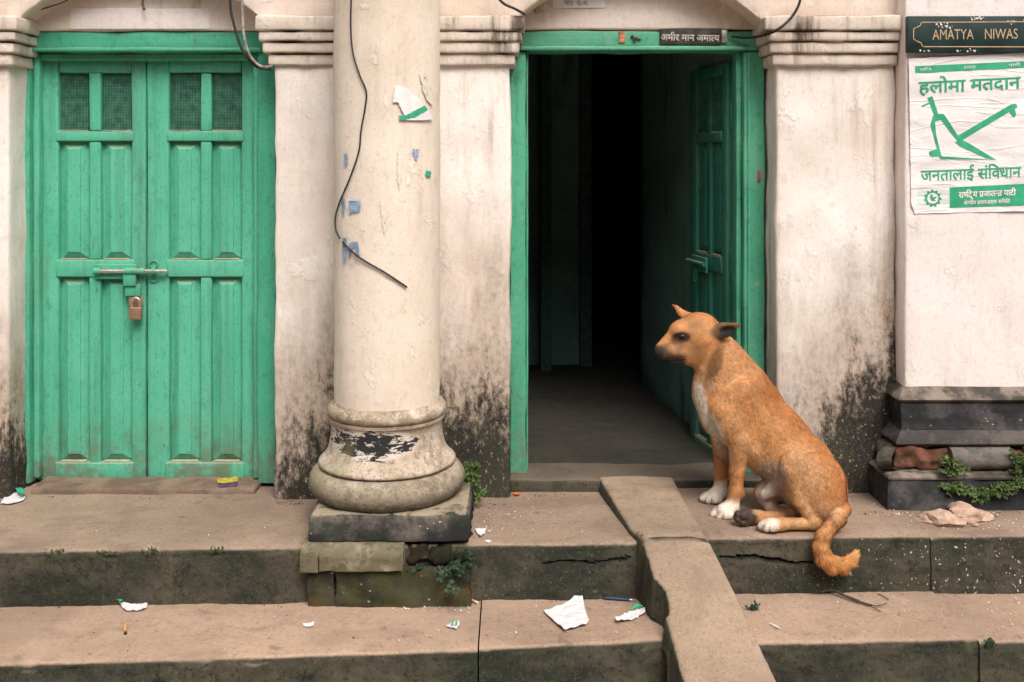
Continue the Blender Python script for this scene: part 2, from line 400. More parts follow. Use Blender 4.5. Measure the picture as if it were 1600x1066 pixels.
m_frame_h = green_mat('green_lintel_paint', (.058, .37, .235), (.080, .42, .275), -1, -.9, .7, 0)
m_frame2 = green_mat('worn_green_frame_paint', (.066, .345, .215), (.10, .40, .26), .40, .75, 1.2)
m_frame2_h = green_mat('worn_green_lintel_paint', (.064, .345, .215), (.10, .40, .26), -1, -.9, 1.2, 0)
m_leaf_shaded = green_mat('shaded_bluish_door_paint', (.030, .180, .135), (.042, .225, .165), .40, .70, 1.0)  # door green made darker and bluer: doorway shade put into the leaf's colour
m_sill = stone_mat('worn_timber_sill', (.25, .175, .13), (.16, .11, .08), (.13, .10, .075), None, .6)
m_dust = plain('dust_on_ledges', (.40, .36, .26), .95, 0, .12)
m_steel = plain('scuffed_steel', (.62, .58, .54), .38, .85, .15, 60)
m_brass = plain('brass_padlock', (.42, .25, .17), .45, .6, .1, 60)
m_black = plain('black_rubber', (.022, .021, .023), .55, 0, .3, 60)
m_dark = plain('dark_recess', (.045, .075, .062), .9)
m_wirem = plain('painted_wire_mesh', (.075, .25, .175), .6, 0, .25)
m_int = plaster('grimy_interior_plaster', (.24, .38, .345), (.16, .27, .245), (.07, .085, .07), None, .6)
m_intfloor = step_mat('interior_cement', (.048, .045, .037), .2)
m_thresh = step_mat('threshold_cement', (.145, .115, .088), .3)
m_shade_out = plain('added_house_dark_window', (.05, .045, .04), .5)
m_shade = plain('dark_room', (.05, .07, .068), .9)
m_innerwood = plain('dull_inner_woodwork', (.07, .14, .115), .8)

# ------------------------------------------------------------------ ground
bm = bmesh.new()
bmesh.ops.create_grid(bm, x_segments=1, y_segments=1, size=400)
tag(obj('street', bm, m_ground), kind='structure')

# added house, unseen behind the camera, put in to hide the low sky
m_added_house = plain('added_house_brick', (.20, .135, .10), .9, 0, .25, 6)
OH = tag(empty('house', (0, -7.5, 0)), 'added brick house, unseen behind the camera, hiding the low sky', 'house')
bm = bmesh.new(); rbox(bm, -12, 12, -9.0, 0, 0, 6.8, .05, 3, 0); obj('wall', bm, m_added_house, OH)
bm = bmesh.new(); rbox(bm, -12.4, 12.4, -9.3, .5, 6.81, 7.0, .04, 3, 0); obj('added_house_roof', bm, m_added_house, OH)
for k in range(9):
    for zz in (.9, 3.9):
        bm = bmesh.new(); rbox(bm, -10.6 + k * 2.5, -9.4 + k * 2.5, .01, .10, zz, zz + 1.6, .02, 1, 0); obj('added_house_window', bm, m_shade_out, OH)
# ------------------------------------------------------------------ steps
def bmv(x, z):
    v = Vector((x, 0, z)); return (v.x, v.z)          # as stored in single precision
def step_block(name, label, edge, z, yback, zbot, mat, chips=(), amp=.004, rad=.014, capl=True, seed=0.0, joints=(), cracks=()):
    """a cast step: tread, worn nosing and riser swept along the front edge. edge = photo points of the nosing, chips = (px, half width, depth)"""
    e = [G(px, py, z) for px, py in edge]
    x0, x1 = e[0].x, e[-1].x
    n = int((x1 - x0) / .009) + 2
    bm = bmesh.new(); rows = []; deep = set()
    for i in range(n):
        x = x0 + (x1 - x0) * i / (n - 1)
        for a, b in zip(e[:-1], e[1:]):
            if x <= b.x + 1e-9: break
        t = (x - a.x) / max(b.x - a.x, 1e-6)
        yf = a.y + (b.y - a.y) * t
        q = Vector((x * 1.0, seed, z))
        wob = fbm(q, 3.0) * amp + fbm(q, 16) * amp * .5 + fbm(q, 60, 2) * amp * .25
        chip = 0.0
        for cx, cw, cd in chips:
            u = (x - G(cx, edge[0][1], z).x) / cw
            if abs(u) < 1: chip = max(chip, cd * (1 - u * u) ** 1.2 * (1 + .35 * mnoise.noise(Vector((x * 90, 0, seed)))))
        dent = -.003 * max(0, 1 - abs((x - joints[0]) / .006)) if joints else 0
        prof = []
        nt = 9
        for k in range(nt):
            yy = yback + (yf + rad + chip * 1.3 - yback) * k / (nt - 1)
            zz = z + fbm((x, yy, z), 4) * .0035 + fbm((x, yy, z), 21) * .0012
            prof.append((yy, zz + dent))
        r = rad + max(0, fbm(q, 9)) * .012 + max(0, fbm(q, 37) - .25) * .018 + chip * .7
        for k in range(1, 6):
            an = math.pi / 2 * k / 5
            prof.append((yf + wob + rad + chip * 1.3 - math.sin(an) * (rad + chip * 1.1), z - r + math.cos(an) * r))
        for k in range(1, 49):
            zz = z - r + (zbot - z + r) * k / 48
            yy = yf + wob * (1 - k / 50) + fbm((x, 0, zz + seed), 9) * .005 + fbm((x, 0, zz + seed), 34) * .002 - .004 * k / 48
            for cr in cracks:
                cp = [(X(a_, yf), Z(b_, yf), c_ * yf / F) for a_, b_, c_ in cr]
                for (xa, za, wa), (xb, zb_, wb) in zip(cp[:-1], cp[1:]):
                    if xa <= x < xb:
                        q_ = (x - xa) / (xb - xa); zc_ = za + (zb_ - za) * q_ + fbm((x, 2, seed), 40) * .003; w_ = (wa + (wb - wa) * q_) * .5
                        if abs(zz - zc_) < w_: yy += .016; deep.add(bmv(x, zz))
            prof.append((yy, zz))
        rows.append([bm.verts.new((x, yy, zz)) for yy, zz in prof])
    for i in range(n - 1):
        for k in range(len(rows[0]) - 1):
            q = (rows[i][k], rows[i + 1][k], rows[i + 1][k + 1], rows[i][k + 1])
            f = bm.faces.new(q)
            if any((v.co.x, v.co.z) in deep for v in q): f.material_index = 1
    for r in (rows[0], rows[-1]):
        c = bm.verts.new((r[0].co.x, yback, zbot)); bm.faces.new(r + [c])
    o = obj(name, bm, [mat, m_crack])
    tag(o, label, 'step')
    return o
step_block('upper_step', 'upper concrete step in front of the closed green door', [(-330, 866), (0, 861), (240, 858), (604, 853)], .360, 3.80, .15, m_step,
           [(85, .035, .010), (168, .045, .018), (232, .03, .008), (335, .03, .010)], seed=1)
step_block('upper_step', 'upper cracked concrete step between column and ramp', [(606, 852), (735, 851), (985, 848), (1012, 847)], .365, 3.80, .15, m_step,
           [(985, .02, .008)], seed=2, cracks=[[(850, 881, 2.2), (880, 875, 2.8), (930, 879, 2.2), (985, 871, 2.2)]])
step_block('upper_step', 'upper concrete step that the tan dog sits on', [(1010, 843), (1110, 841), (1453.5, 837)], .380, 3.62, .15, m_step, [(1160, .012, .007)], seed=3, cracks=[[(1126, 871, 2.5), (1178, 869, 3), (1195, 874, 5), (1212, 875, 8), (1225, 878, 4), (1240, 880, 2.5), (1268, 878, 2)]])
step_block('upper_step', 'upper step with white paint specks under the brick fragments', [(1455, 838), (1850, 832)], .380, 3.62, .15, m_step, [(1458, .02, .008)], seed=4)
step_block('lower_step', 'long lower concrete step left of the open crack', [(-400, 1050), (0, 1038), (300, 1030), (746, 1015)], .190, 3.25, -.02, m_step2,
           [(30, .03, .013), (310, .025, .014), (738, .02, .008)], seed=5)
step_block('lower_step', 'lower concrete step carrying the big white paper scrap', [(748.5, 1013), (900, 1006), (1060, 998)], .192, 3.25, -.02, m_step2, [(758, .02, .008)], seed=6)
step_block('lower_step', 'lower concrete step right of the ramp with the twig', [(1062, 1006), (1170, 1004), (1528.5, 998)], .206, 3.3, -.02, m_step2, [(1524, .02, .007)], seed=7)
step_block('lower_step', 'mossy lower step at the right edge past the joint', [(1531, 1003), (1900, 996)], .200, 3.3, -.02, m_step2, [(1540, .02, .008)], seed=8)

# ------------------------------------------------------------------ the ramp
def build_ramp():
    bm = bmesh.new()
    # left and right edge of the running surface: (D, z, left X, right X)
    secs = [(3.575, .412, X(936, 3.575), X(1052, 3.575)), (3.36, .400, X(958.5, 3.36), X(1071, 3.36)), (3.14, .386, X(985, 3.14), X(1098, 3.14)), (3.055, .384, X(1004, 3.055), X(1109, 3.055)),
            (2.90, .302, X(1026, 2.9), X(1146, 2.9)), (2.65, .160, X(1069, 2.65), X(1215, 2.65)), (2.37, -.005, X(1132, 2.37), X(1308, 2.37))]
    n = 300; rows = []
    Ds = [secs[0][0] + (secs[-1][0] - secs[0][0]) * i / n for i in range(n + 1)]
    for D in Ds:
        for a, b in zip(secs[:-1], secs[1:]):
            if D >= b[0] - 1e-9: break
        t = (D - a[0]) / (b[0] - a[0]); z, xl, xr = (a[k] + (b[k] - a[k]) * t for k in (1, 2, 3))
        xl += fbm((D, 1, 0), 14) * (.001 if D > 3.1 else .003) + fbm((D, 3, 0), 50) * .002; xr += fbm((D, 9, 0), 14) * .0015 + fbm((D, 7, 0), 55) * .001
        u = (D - 2.875) / .055                                    # the bite out of the left edge
        if abs(u) < 1: xl += .022 * (1 - u * u) ** .6 * (1 + .4 * mnoise.noise(Vector((D * 80, 2, 0))))
        if abs(D - 3.052) < .006: z -= .010
        row = []
        floor = .34 if D > 3.1 else (.17 if D > 2.76 else -.02)
        prof = [(xl - .01, floor), (xl - .004, z - .035), (xl, z - .010), (xl + .004, z - .003)]
        m_ = 10
        for k in range(m_ + 1):
            xx = xl + .012 + (xr - xl - .024) * k / m_
            bulge = .004 * math.sin(math.pi * k / m_)
            patch = max(0, 1 - abs((D - 3.10) / .06)) * .009
            prof.append((xx, z + bulge + patch * (1 + fbm((xx, D, 0), 22)) + fbm((xx, D, 1), 8) * .002 + fbm((xx, D, 1), 30) * .001))
        prof += [(xr - .004, z - .003), (xr, z - .010), (xr + .004, z - .035), (xr + .01, floor)]
        rows.append([bm.verts.new((xx, D, zz)) for xx, zz in prof])
    for i in range(n):
        for k in range(len(rows[0]) - 1):
            bm.faces.new((rows[i][k], rows[i + 1][k], rows[i + 1][k + 1], rows[i][k + 1]))
    bm.faces.new(rows[0]); bm.faces.new(rows[-1])
    o = obj('ramp', bm, m_ramp)
    return tag(o, 'narrow cement ramp running from the open doorway over the steps', 'ramp')
build_ramp()

# ------------------------------------------------------------------ the building
B = tag(empty('building', (0, 3.5, .36)), 'old limewashed building front with green doors and a fat column', 'building')
B.location = (0, 0, 0)
DP, DF, DL = 3.5, 3.62, 3.68                     # pilaster face, door frame face, door leaf face

# wall above the doors, with the two flat arches
def arch_z(px, cpx):
    yc, R = 239.0, 282.0
    u = px - cpx
    if abs(u) >= 206: return None
    return Z(yc - math.sqrt(R * R - u * u), DP)
def upper_wall():
    bm = bmesh.new(); xs = list(np.arange(-700, 1421, 4.0)) + [1424]
    front, soff, back = [], [], []
    ztop = 4.2
    for px in xs:
        x = X(px, DP); zb = None
        for c in (219, 997):
            a = arch_z(px, c)
            if a is not None: zb = a
        zb = zb if zb is not None else Z(29, DP)
        col = []
        for k in range(14):
            t = (k / 13) ** 1.6; z = zb + .012 + (ztop - zb) * t
            col.append(bm.verts.new((x, DP + fbm((x, 0, z), 5) * .004, z)))
        front.append(col)
        soff.append([bm.verts.new((x, DP + .004, zb + .004)), bm.verts.new((x, DP + .014, zb)), bm.verts.new((x, DF + .03, zb - .002))])
    for i in range(len(xs) - 1):
        for k in range(13): bm.faces.new((front[i][k], front[i + 1][k], front[i + 1][k + 1], front[i][k + 1]))
        bm.faces.new((front[i][0], soff[i][0], soff[i + 1][0], front[i + 1][0]))
        for k in range(2): bm.faces.new((soff[i][k], soff[i][k + 1], soff[i + 1][k + 1], soff[i + 1][k]))
    return obj('arched_wall', bm, m_arch, B)
upper_wall()
def block(name, px0, px1, D0, z0, z1, depth, mat, parent, r=.012, amp=.006, h=.04):
    bm = bmesh.new()
    rbox(bm, X(px0, D0), X(px1, D0), D0, D0 + depth, z0, z1, r, h, amp, 5.0)
    return obj(name, bm, mat, parent)
# recessed tympanum panels over the door frames
for a, b, c in ((-10, 440, 48), (790, 1200, 46)):
    block('tympanum', a, b, DF - .012, Z(c + 1, DF), Z(-60, DF), .16, m_arch, B, .01, .005)
bm = bmesh.new(); rbox(bm, X(112, DF), X(330, DF), DF - .017, DF + .02, Z(47, DF), Z(14, DF), .004, .05, .002, 9)
obj('plaster_patch', bm, m_wall, B)

def impost(parent, px0, px1, lret, rret):
    """four stepped bands, the widest on top; each overhangs the free sides of its pilaster"""
    bm = bmesh.new()
    ys = [(28, 50, .052), (51.5, 66, .042), (67.5, 84, .031), (85.5, 103, .018)]
    for y0, y1, o in ys:
        D = DP - o
        xa = X(px0, DP) - (o if lret else 0); xb = X(px1, DP) + (o if rret else 0)
        rbox(bm, xa, xb, D, DF + .03, Z(y1, DP), Z(y0, DP), .007, .03, .005, 11)
    o = obj('impost', bm, m_imp, parent)
    return o
pil = []
for i, (a, b, l, r) in enumerate(((-420, 14, False, True), (428, 570, True, False), (640, 797, False, True), (1213, 1400, True, False))):
    top = Z(92, DP)
    bm = bmesh.new(); rbox(bm, X(a, DP), X(b, DP), DP, DF + .12, .30, top, .014, .035, .007, 5)
    p = obj('pilaster', bm, m_pil, B); pil.append(p)
    impost(p, a, b, l, r)
# white wall standing proud on the right
DW = 3.42
bm = bmesh.new(); rbox(bm, X(1414, DW), 2.6, DW, DF + .12, .40, 4.2, .010, .05, .006, 4)
obj('wall', bm, m_wall, B)

# ---------------- closed door and its frame
def frame(parent, px_out0, px_in0, px_in1, px_out1, py_top, py_in, D, zbot, mv, mh, depth=.12, wl=None):
    bm = bmesh.new()
    for a, b in ((px_out0, px_in0), (px_in1, px_out1)):
        bm = bmesh.new(); rbox(bm, X(a, D), X(b, D), D, D + depth, zbot, Z(py_in, D), .006, .05, .004, 7)
        obj('jamb', bm, mv, parent)
    bm = bmesh.new()
    rbox(bm, X(px_out0 - 2, D), X(px_out1 + 2, D), D - .004, D + depth, Z(py_in, D) + .0005, Z(py_top, D), .006, .06, .005, 7)
    rbox(bm, X(px_in0 - 12, D), X(px_in1 + 8, D), D - .016, D - .004, Z(py_in, D) + .001, Z(py_in - 7, D), .005, .06, .002, 7)
    obj('lintel', bm, mh, parent)
fr1 = tag(empty('door_frame', (0, 0, 0), B), 'green frame of the closed double door')
frame(fr1, 13, 46, 402, 431, 50, 82, DF, .372, m_frame, m_frame_h)
bm = bmesh.new()
rbox(bm, X(46, DF) + .0005, X(56, DF), DF + .025, DF + .12, .385, Z(82, DF) - .001, .006, .06, .003)
rbox(bm, X(393, DF), X(402, DF) - .0005, DF + .025, DF + .12, .385, Z(82, DF) - .001, .006, .06, .003)
rbox(bm, X(56, DF), X(393, DF), DF + .03, DF + .12, Z(93, DF), Z(82, DF) - .001, .006, .06, .003)
obj('stop_bead', bm, m_green, fr1)
bm = bmesh.new(); rbox(bm, X(52, 3.58), X(401, 3.58), 3.548, 3.80, .34, .380, .008, .04, .006, 9)
obj('sill', bm, m_sill, fr1)

def leaf_panels(pxs, cols, D, parent, tf=None, paint=None):
    """one door leaf in photo pixels: stiles, rails, two screens on top, two long and two tall fielded panels"""
    x0, x1 = pxs
    T = lambda v: tf(v) if tf else v
    paint = paint or m_green
    zt, zb = Z(94, D), Z(751, D)
    bm = bmesh.new()
    (a0, a1), (b0, b1) = cols
    def bar(px0, px1, py0, py1, d=0.0, r=.008, dep=.046): rbox(bm, X(px0, D), X(px1, D), D - d, D + dep, Z(py1, D), Z(py0, D), r, .05, .002, 8, tf)
    bar(x0, a0, 94, 751); bar(b1, x1, 94, 751)                                         # stiles
    bar(a0, b1, 94, 114); bar(a0 - 4, b1 + 4, 205, 221, .004, .005); bar(a0 - 4, b1 + 4, 406, 433, .004, .005)
    bar(a0 - 5, b1 + 5, 722, 751, .007, .007)
    for y0, y1 in ((114, 205), (221, 406), (433, 722)): bar(a1 + 1, b0 - 1, y0, y1 + (2 if y1 == 722 else 0), .0, .006)
    rbox(bm, X(a0 - 3, D), X(b1 + 3, D), D + .0265, D + .036, Z(721, D), Z(206, D), .002, .1, 0, 1, tf)
    lf = obj('door_leaf', bm, paint, parent)
    for c0, c1 in cols:
        for y0, y1 in ((221, 406), (433, 722)):
            bm = bmesh.new()
            xa, xb, za, zc = X(c0 + 1, D), X(c1 - 1, D), Z(y1, D), Z(y0, D)
            w = xb - xa
            ring = lambda ix, iz, d: [bm.verts.new(T(Vector(p))) for p in ((xa + ix, D + d, za + iz), (xb - ix, D + d, za + iz), (xb - ix, D + d, zc - iz), (xa + ix, D + d, zc - iz))]
            rs = [ring(0, 0, .025), ring(.003, .003, .024), ring(w * .26, .024, .011), ring(w * .275, .026, .010), ring(w * .285, .0275, .0065), ring(w * .305, .030, .006)]
            for q, s in zip(rs[:-1], rs[1:]):
                for k in range(4): bm.faces.new((q[k], q[(k + 1) % 4], s[(k + 1) % 4], s[k]))
            bm.faces.new(rs[-1])
            obj('panel', bm, paint, lf, smooth=False)
            # dust lying on the ledges that face up
            bm = bmesh.new()
            rbox(bm, xa + .006, xb - .006, D - .002, D + .022, za + .0005, za + .0045, .002, .03, .001, 30, tf)
            obj('dust', bm, m_dust, lf)
        # screen: dark backing, woven wires
        bm = bmesh.new()
        xa, xb, za, zc = X(c0, D), X(c1, D), Z(205, D), Z(114, D)
        rbox(bm, xa, xb, D + .030, D + .034, za, zc, .001, .1, 0, 1, tf)
        obj('screen_backing', bm, m_dark, lf)
        bm = bmesh.new()
        p = .0056; nx = int((xb - xa) / p); nz = int((zc - za) / p)
        for i in range(1, nx): rbox(bm, xa + i * p - .00075, xa + i * p + .00075, D + .017, D + .0185, za, zc, 0, 1, 0, 1, tf)
        for j in range(1, nz): rbox(bm, xa, xb, D + .0186, D + .0201, za + j * p - .00075, za + j * p + .00075, 0, 1, 0, 1, tf)
        obj('screen', bm, m_wirem, lf, smooth=False)
        bm = bmesh.new()
        rbox(bm, xa + .002, xb - .002, D - .001, D + .016, za + .0005, za + .004, .0015, .03, .001, 30, tf)
        obj('dust', bm, m_dust, lf)
    return lf
L1 = leaf_panels((56.5, 227.5), ((91, 138), (158, 205)), DL, B); tag(L1, 'left leaf of the closed green door')
L2 = leaf_panels((229.5, 400), ((264, 312), (331, 377)), DL, B); tag(L2, 'right leaf of the closed green door')
# sliding bolt over the meeting stiles
bm = bmesh.new()
rbox(bm, X(150, DL), X(215, DL), DL - .012, DL - .0005, Z(436, DL), Z(413, DL), .003, .05, .001)
obj('bolt_plate', bm, m_frame, L1)
bm = bmesh.new(); tube(bm, [P(150, 424, DL - .022), P(262, 424, DL - .022)], .0085, 12)
obj('bolt', bm, m_steel, L1)
bm = bmesh.new()
for a, b in ((147, 157), (195, 216), (218, 227)):
    bm = bmesh.new(); tube(bm, [P(a, 424, DL - .021), P(b, 424, DL - .021)], .0125, 12); obj('bolt_sleeve', bm, m_frame, L1)
bm = bmesh.new()
rbox(bm, X(196, DL), X(216, DL), DL - .026, DL - .013, Z(446, DL), Z(424, DL), .003, .03, .001)
rbox(bm, X(198, DL), X(222, DL), DL - .018, DL - .012, Z(462, DL), Z(444, DL), .004, .03, .001)
obj('hasp', bm, m_frame, L1)
bm = bmesh.new()
tube(bm, [P(237, 424, DL - .021), P(243, 424, DL - .021)], .0125, 12)
for yy in (-1, 1): tube(bm, [P(240 + 6.5 * math.cos(t), 424 + yy * 11 + 5.5 * math.sin(t), DL - .006) for t in np.linspace(0, 6.28, 15)], .0022, 6)
obj('staple', bm, m_frame, L2)
# padlock hanging from the hasp
pk = tag(empty('padlock', P(212, 499, DL - .03)), 'small brass padlock hanging from the bolt of the closed green door', 'padlock')
o0 = P(212, 499, DL - .03)
bm = bmesh.new(); rbox(bm, -.0225, .0225, -.011, .011, 0, .045, .004, .02, .0004); obj('body', bm, m_brass, pk)
bm = bmesh.new()
tube(bm, [(.0145 * -1, 0, .044)] + [(-.0145 * math.cos(t), 0, .062 + .017 * math.sin(t)) for t in np.linspace(0, math.pi, 12)] + [(.0145, 0, .044)], .0042, 10)
obj('shackle', bm, m_steel, pk)
bm = bmesh.new(); rbox(bm, X(203, DL) - o0.x, X(225, DL) - o0.x, .016, .019, .045, .085, .002, .03); obj('backing_plate', bm, plain('rusty_plate', (.30, .17, .11), .7), pk)

# ---------------- open doorway
fr2 = tag(empty('door_frame', (0, 0, 0), B), 'worn green frame of the open doorway')
frame(fr2, 797, 822, 1162, 1195, 49, 80, DF, .36, m_frame2, m_frame2_h, .11)
bm = bmesh.new()
rbox(bm, X(1162, DF) - .020, X(1162, DF) - .0005, DF + .03, DF + .11, .40, Z(80, DF) - .001, .005, .06, .003)
rbox(bm, X(1168, DF), X(1172, DF), DF - .006, DF + .004, .46, Z(82, DF), .003, .06, .001)
rbox(bm, X(822, DF) + .0005, X(822, DF) + .008, DF + .02, DF + .11, .40, Z(80, DF) - .001, .003, .06, .002)
obj('stop_bead', bm, m_frame2, fr2)
bm = bmesh.new(); rbox(bm, X(796, 3.56), 1.02, 3.555, 3.76, .34, .410, .012, .04, .007, 8)
obj('threshold', bm, m_thresh, fr2)
HX, HYD = X(1137, 3.72), 3.735
def open_tf(v):           # closed position is mirrored onto pixels 822..1152, then swung in about the right jamb
    q = Vector((v.x, v.y, v.z))
    M_ = Matrix.Translation((HX, HYD, 0)) @ Matrix.Rotation(math.radians(-80), 4, 'Z') @ Matrix.Translation((-HX, -HYD, 0))
    return M_ @ q
lw = 171
sh = 1152 - 227.5 * 1.0
def shift_tf(v):
    # leaf was laid out at the closed door; slide it so its outer stile meets the hinge
    q = Vector((v.x + (HX - X(400, DL)), v.y + (HYD - DL), v.z))
    return open_tf(q)
L3 = leaf_panels((229.5, 400), ((264, 312), (331, 377)), DL, B, shift_tf, m_leaf_shaded); tag(L3, 'open door leaf swung into the dark doorway')
bm = bmesh.new()
rbox(bm, X(262, DL), X(330, DL), DL - .020, DL - .008, Z(438, DL), Z(412, DL), .003, .05, .001, 8, shift_tf)
tube(bm, [shift_tf(P(250, 424, DL - .03)), shift_tf(P(330, 424, DL - .03))], .009, 10)
tube(bm, [shift_tf(P(290 + 7 * math.cos(t), 446 + 12 * math.sin(t), DL - .03)) for t in np.linspace(0, 6.28, 15)], .003, 6)
obj('bolt', bm, m_leaf_shaded, L3)
for py in (180, 410):
    bm = bmesh.new()
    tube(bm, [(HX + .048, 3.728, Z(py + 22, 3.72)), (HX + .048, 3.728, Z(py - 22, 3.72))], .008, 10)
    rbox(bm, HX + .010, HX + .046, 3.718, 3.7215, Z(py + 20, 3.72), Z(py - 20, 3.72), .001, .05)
    obj('hinge', bm, m_leaf_shaded, L3)

# ---------------- interior passage
zc = 2.75
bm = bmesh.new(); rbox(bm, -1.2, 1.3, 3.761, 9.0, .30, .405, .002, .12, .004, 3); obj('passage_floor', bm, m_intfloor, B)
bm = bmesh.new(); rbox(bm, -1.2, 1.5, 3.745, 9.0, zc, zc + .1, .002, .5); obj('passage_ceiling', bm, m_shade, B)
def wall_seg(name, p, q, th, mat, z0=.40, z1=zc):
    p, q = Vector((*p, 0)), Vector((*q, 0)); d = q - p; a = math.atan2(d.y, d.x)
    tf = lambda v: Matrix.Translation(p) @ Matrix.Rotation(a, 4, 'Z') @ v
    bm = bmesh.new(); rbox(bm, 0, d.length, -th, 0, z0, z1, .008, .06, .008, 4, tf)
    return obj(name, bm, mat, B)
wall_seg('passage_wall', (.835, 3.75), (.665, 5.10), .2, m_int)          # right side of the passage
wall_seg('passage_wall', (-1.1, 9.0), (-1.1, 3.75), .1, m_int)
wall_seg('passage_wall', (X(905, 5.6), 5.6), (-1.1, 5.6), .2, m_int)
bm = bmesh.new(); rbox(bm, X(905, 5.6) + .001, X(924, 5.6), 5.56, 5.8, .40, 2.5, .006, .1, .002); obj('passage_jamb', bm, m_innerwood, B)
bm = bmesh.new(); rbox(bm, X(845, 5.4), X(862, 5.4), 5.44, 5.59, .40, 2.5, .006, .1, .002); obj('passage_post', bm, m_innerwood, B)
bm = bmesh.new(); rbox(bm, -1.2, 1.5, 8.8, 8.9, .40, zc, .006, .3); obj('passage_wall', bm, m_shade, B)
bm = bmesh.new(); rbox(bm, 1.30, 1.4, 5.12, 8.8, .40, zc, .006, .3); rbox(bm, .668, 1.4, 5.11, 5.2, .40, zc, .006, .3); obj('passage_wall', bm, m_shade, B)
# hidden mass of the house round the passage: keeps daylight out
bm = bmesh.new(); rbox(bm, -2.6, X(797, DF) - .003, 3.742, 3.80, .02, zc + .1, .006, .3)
obj('hidden_rear_wall', bm, m_shade, B)
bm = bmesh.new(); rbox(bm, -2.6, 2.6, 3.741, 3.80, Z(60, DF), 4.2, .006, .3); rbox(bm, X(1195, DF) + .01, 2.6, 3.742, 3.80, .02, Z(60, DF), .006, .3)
obj('hidden_rear_wall', bm, m_shade, B)

# ---------------- column
CXW, CYW = X(605, 3.30), 3.30
col = tag(empty('column', (0, 0, 0), B), 'fat round plastered column on a stained moulded base')
def lathe(prof, seg=96, amp=.003, freq=5, z_cut=None):
    bm = bmesh.new(); rings = []
    for r, z in prof:
        ring = []
        for k in range(seg):
            a = 2 * math.pi * k / seg; d = Vector((math.cos(a), math.sin(a), 0))
            p = Vector((CXW, CYW, z)) + d * r
            ring.append(bm.verts.new(p + d * (fbm(p, freq) * amp + fbm(p, freq * 5) * amp * .35)))
        rings.append(ring)
    for q, s in zip(rings[:-1], rings[1:]):
        for k in range(seg): bm.faces.new((q[k], q[(k + 1) % seg], s[(k + 1) % seg], s[k]))
    bm.faces.new(rings[0]); bm.faces.new(rings[-1])
    return bm
RS = .1745
zs = Z(618, 3.30)
shaft = obj('shaft', lathe([(RS, zs - .02)] + [(RS, zs + (4.2 - zs) * (i / 60)) for i in range(61)], 96, .004, 4), m_shaft, col)
def arcp(cr, cz, r, a0, a1, n=8):
    return [(cr + r * math.cos(math.radians(a0 + (a1 - a0) * i / n)), cz + r * math.sin(math.radians(a0 + (a1 - a0) * i / n))) for i in range(n + 1)]
prof = [(.20, .452), (.215, .453)] + arcp(.205, .503, .050, -82, 75, 12) + [(.2075, .553), (.2075, .5555), (.2215, .557), (.2255, .561), (.2255, .567), (.222, .572)]
prof += [(.212, .580), (.200, .594), (.191, .612), (.185, .635), (.182, .660), (.182, .685), (.184, .698), (.188, .702), (.1905, .703), (.1915, .711), (.181, .7125)]
prof += arcp(.176, .733, .021, -55, 85, 8) + [(.1755, .757), (.172, .765)]
obj('base_moulding', lathe(prof, 144, .0028, 8), m_base, col)
# square plinth under it: painted block, broken moulding course, footing
bm = bmesh.new(); rbox(bm, X(481, 3.05), X(733, 3.05), 3.05, 3.60, .378, .456, .006, .02, .005, 14); obj('plinth', bm, [m_plinth], col)
bm = bmesh.new(); rbox(bm, X(486, 3.05), X(728, 3.05), 3.062, 3.58, .450, .4585, .004, .03, .003, 12); obj('plinth_top', bm, m_plinth_top, col)
bm = bmesh.new()
zc_ = Z(868, 3.01)
cham = lambda v: Vector((v.x, v.y + (max(0, v.z - zc_) * 1.1 if v.y < 3.2 else 0) + fbm(v, 30) * .002, v.z + fbm(v, 22) * .002))
rbox(bm, X(469, 3.02), X(498.6, 3.02), 3.006, 3.55, .302, .3775, .004, .012, .003, 18, cham); rbox(bm, X(499, 3.02), X(630, 3.02), 3.008, 3.55, .303, .3775, .004, .012, .003, 18, cham)
obj('moulding_course', bm, m_plinth_top, col)
bm = bmesh.new()
for a, b, d, zt in ((632, 668, 3.050, .366), (670, 704, 3.042, .362), (705, 738, 3.055, .357)):
    rbox(bm, X(a, 3.05), X(b, 3.05), d, 3.5, .312, zt, .018, .014, .020, 17)
rbox(bm, X(634, 3.06), X(736, 3.06), 3.078, 3.5, .30, .3775, .012, .02, .014, 15)
obj('broken_bricks', bm, m_rubble, col)
bm = bmesh.new()
for a, b in ((481, 522.8), (523.6, 736)):
    rbox(bm, X(a, 3.03), X(b, 3.03), 3.028, 3.5, .17, .3020, .004, .012, .009, 11)
obj('footing', bm, m_foot, col)

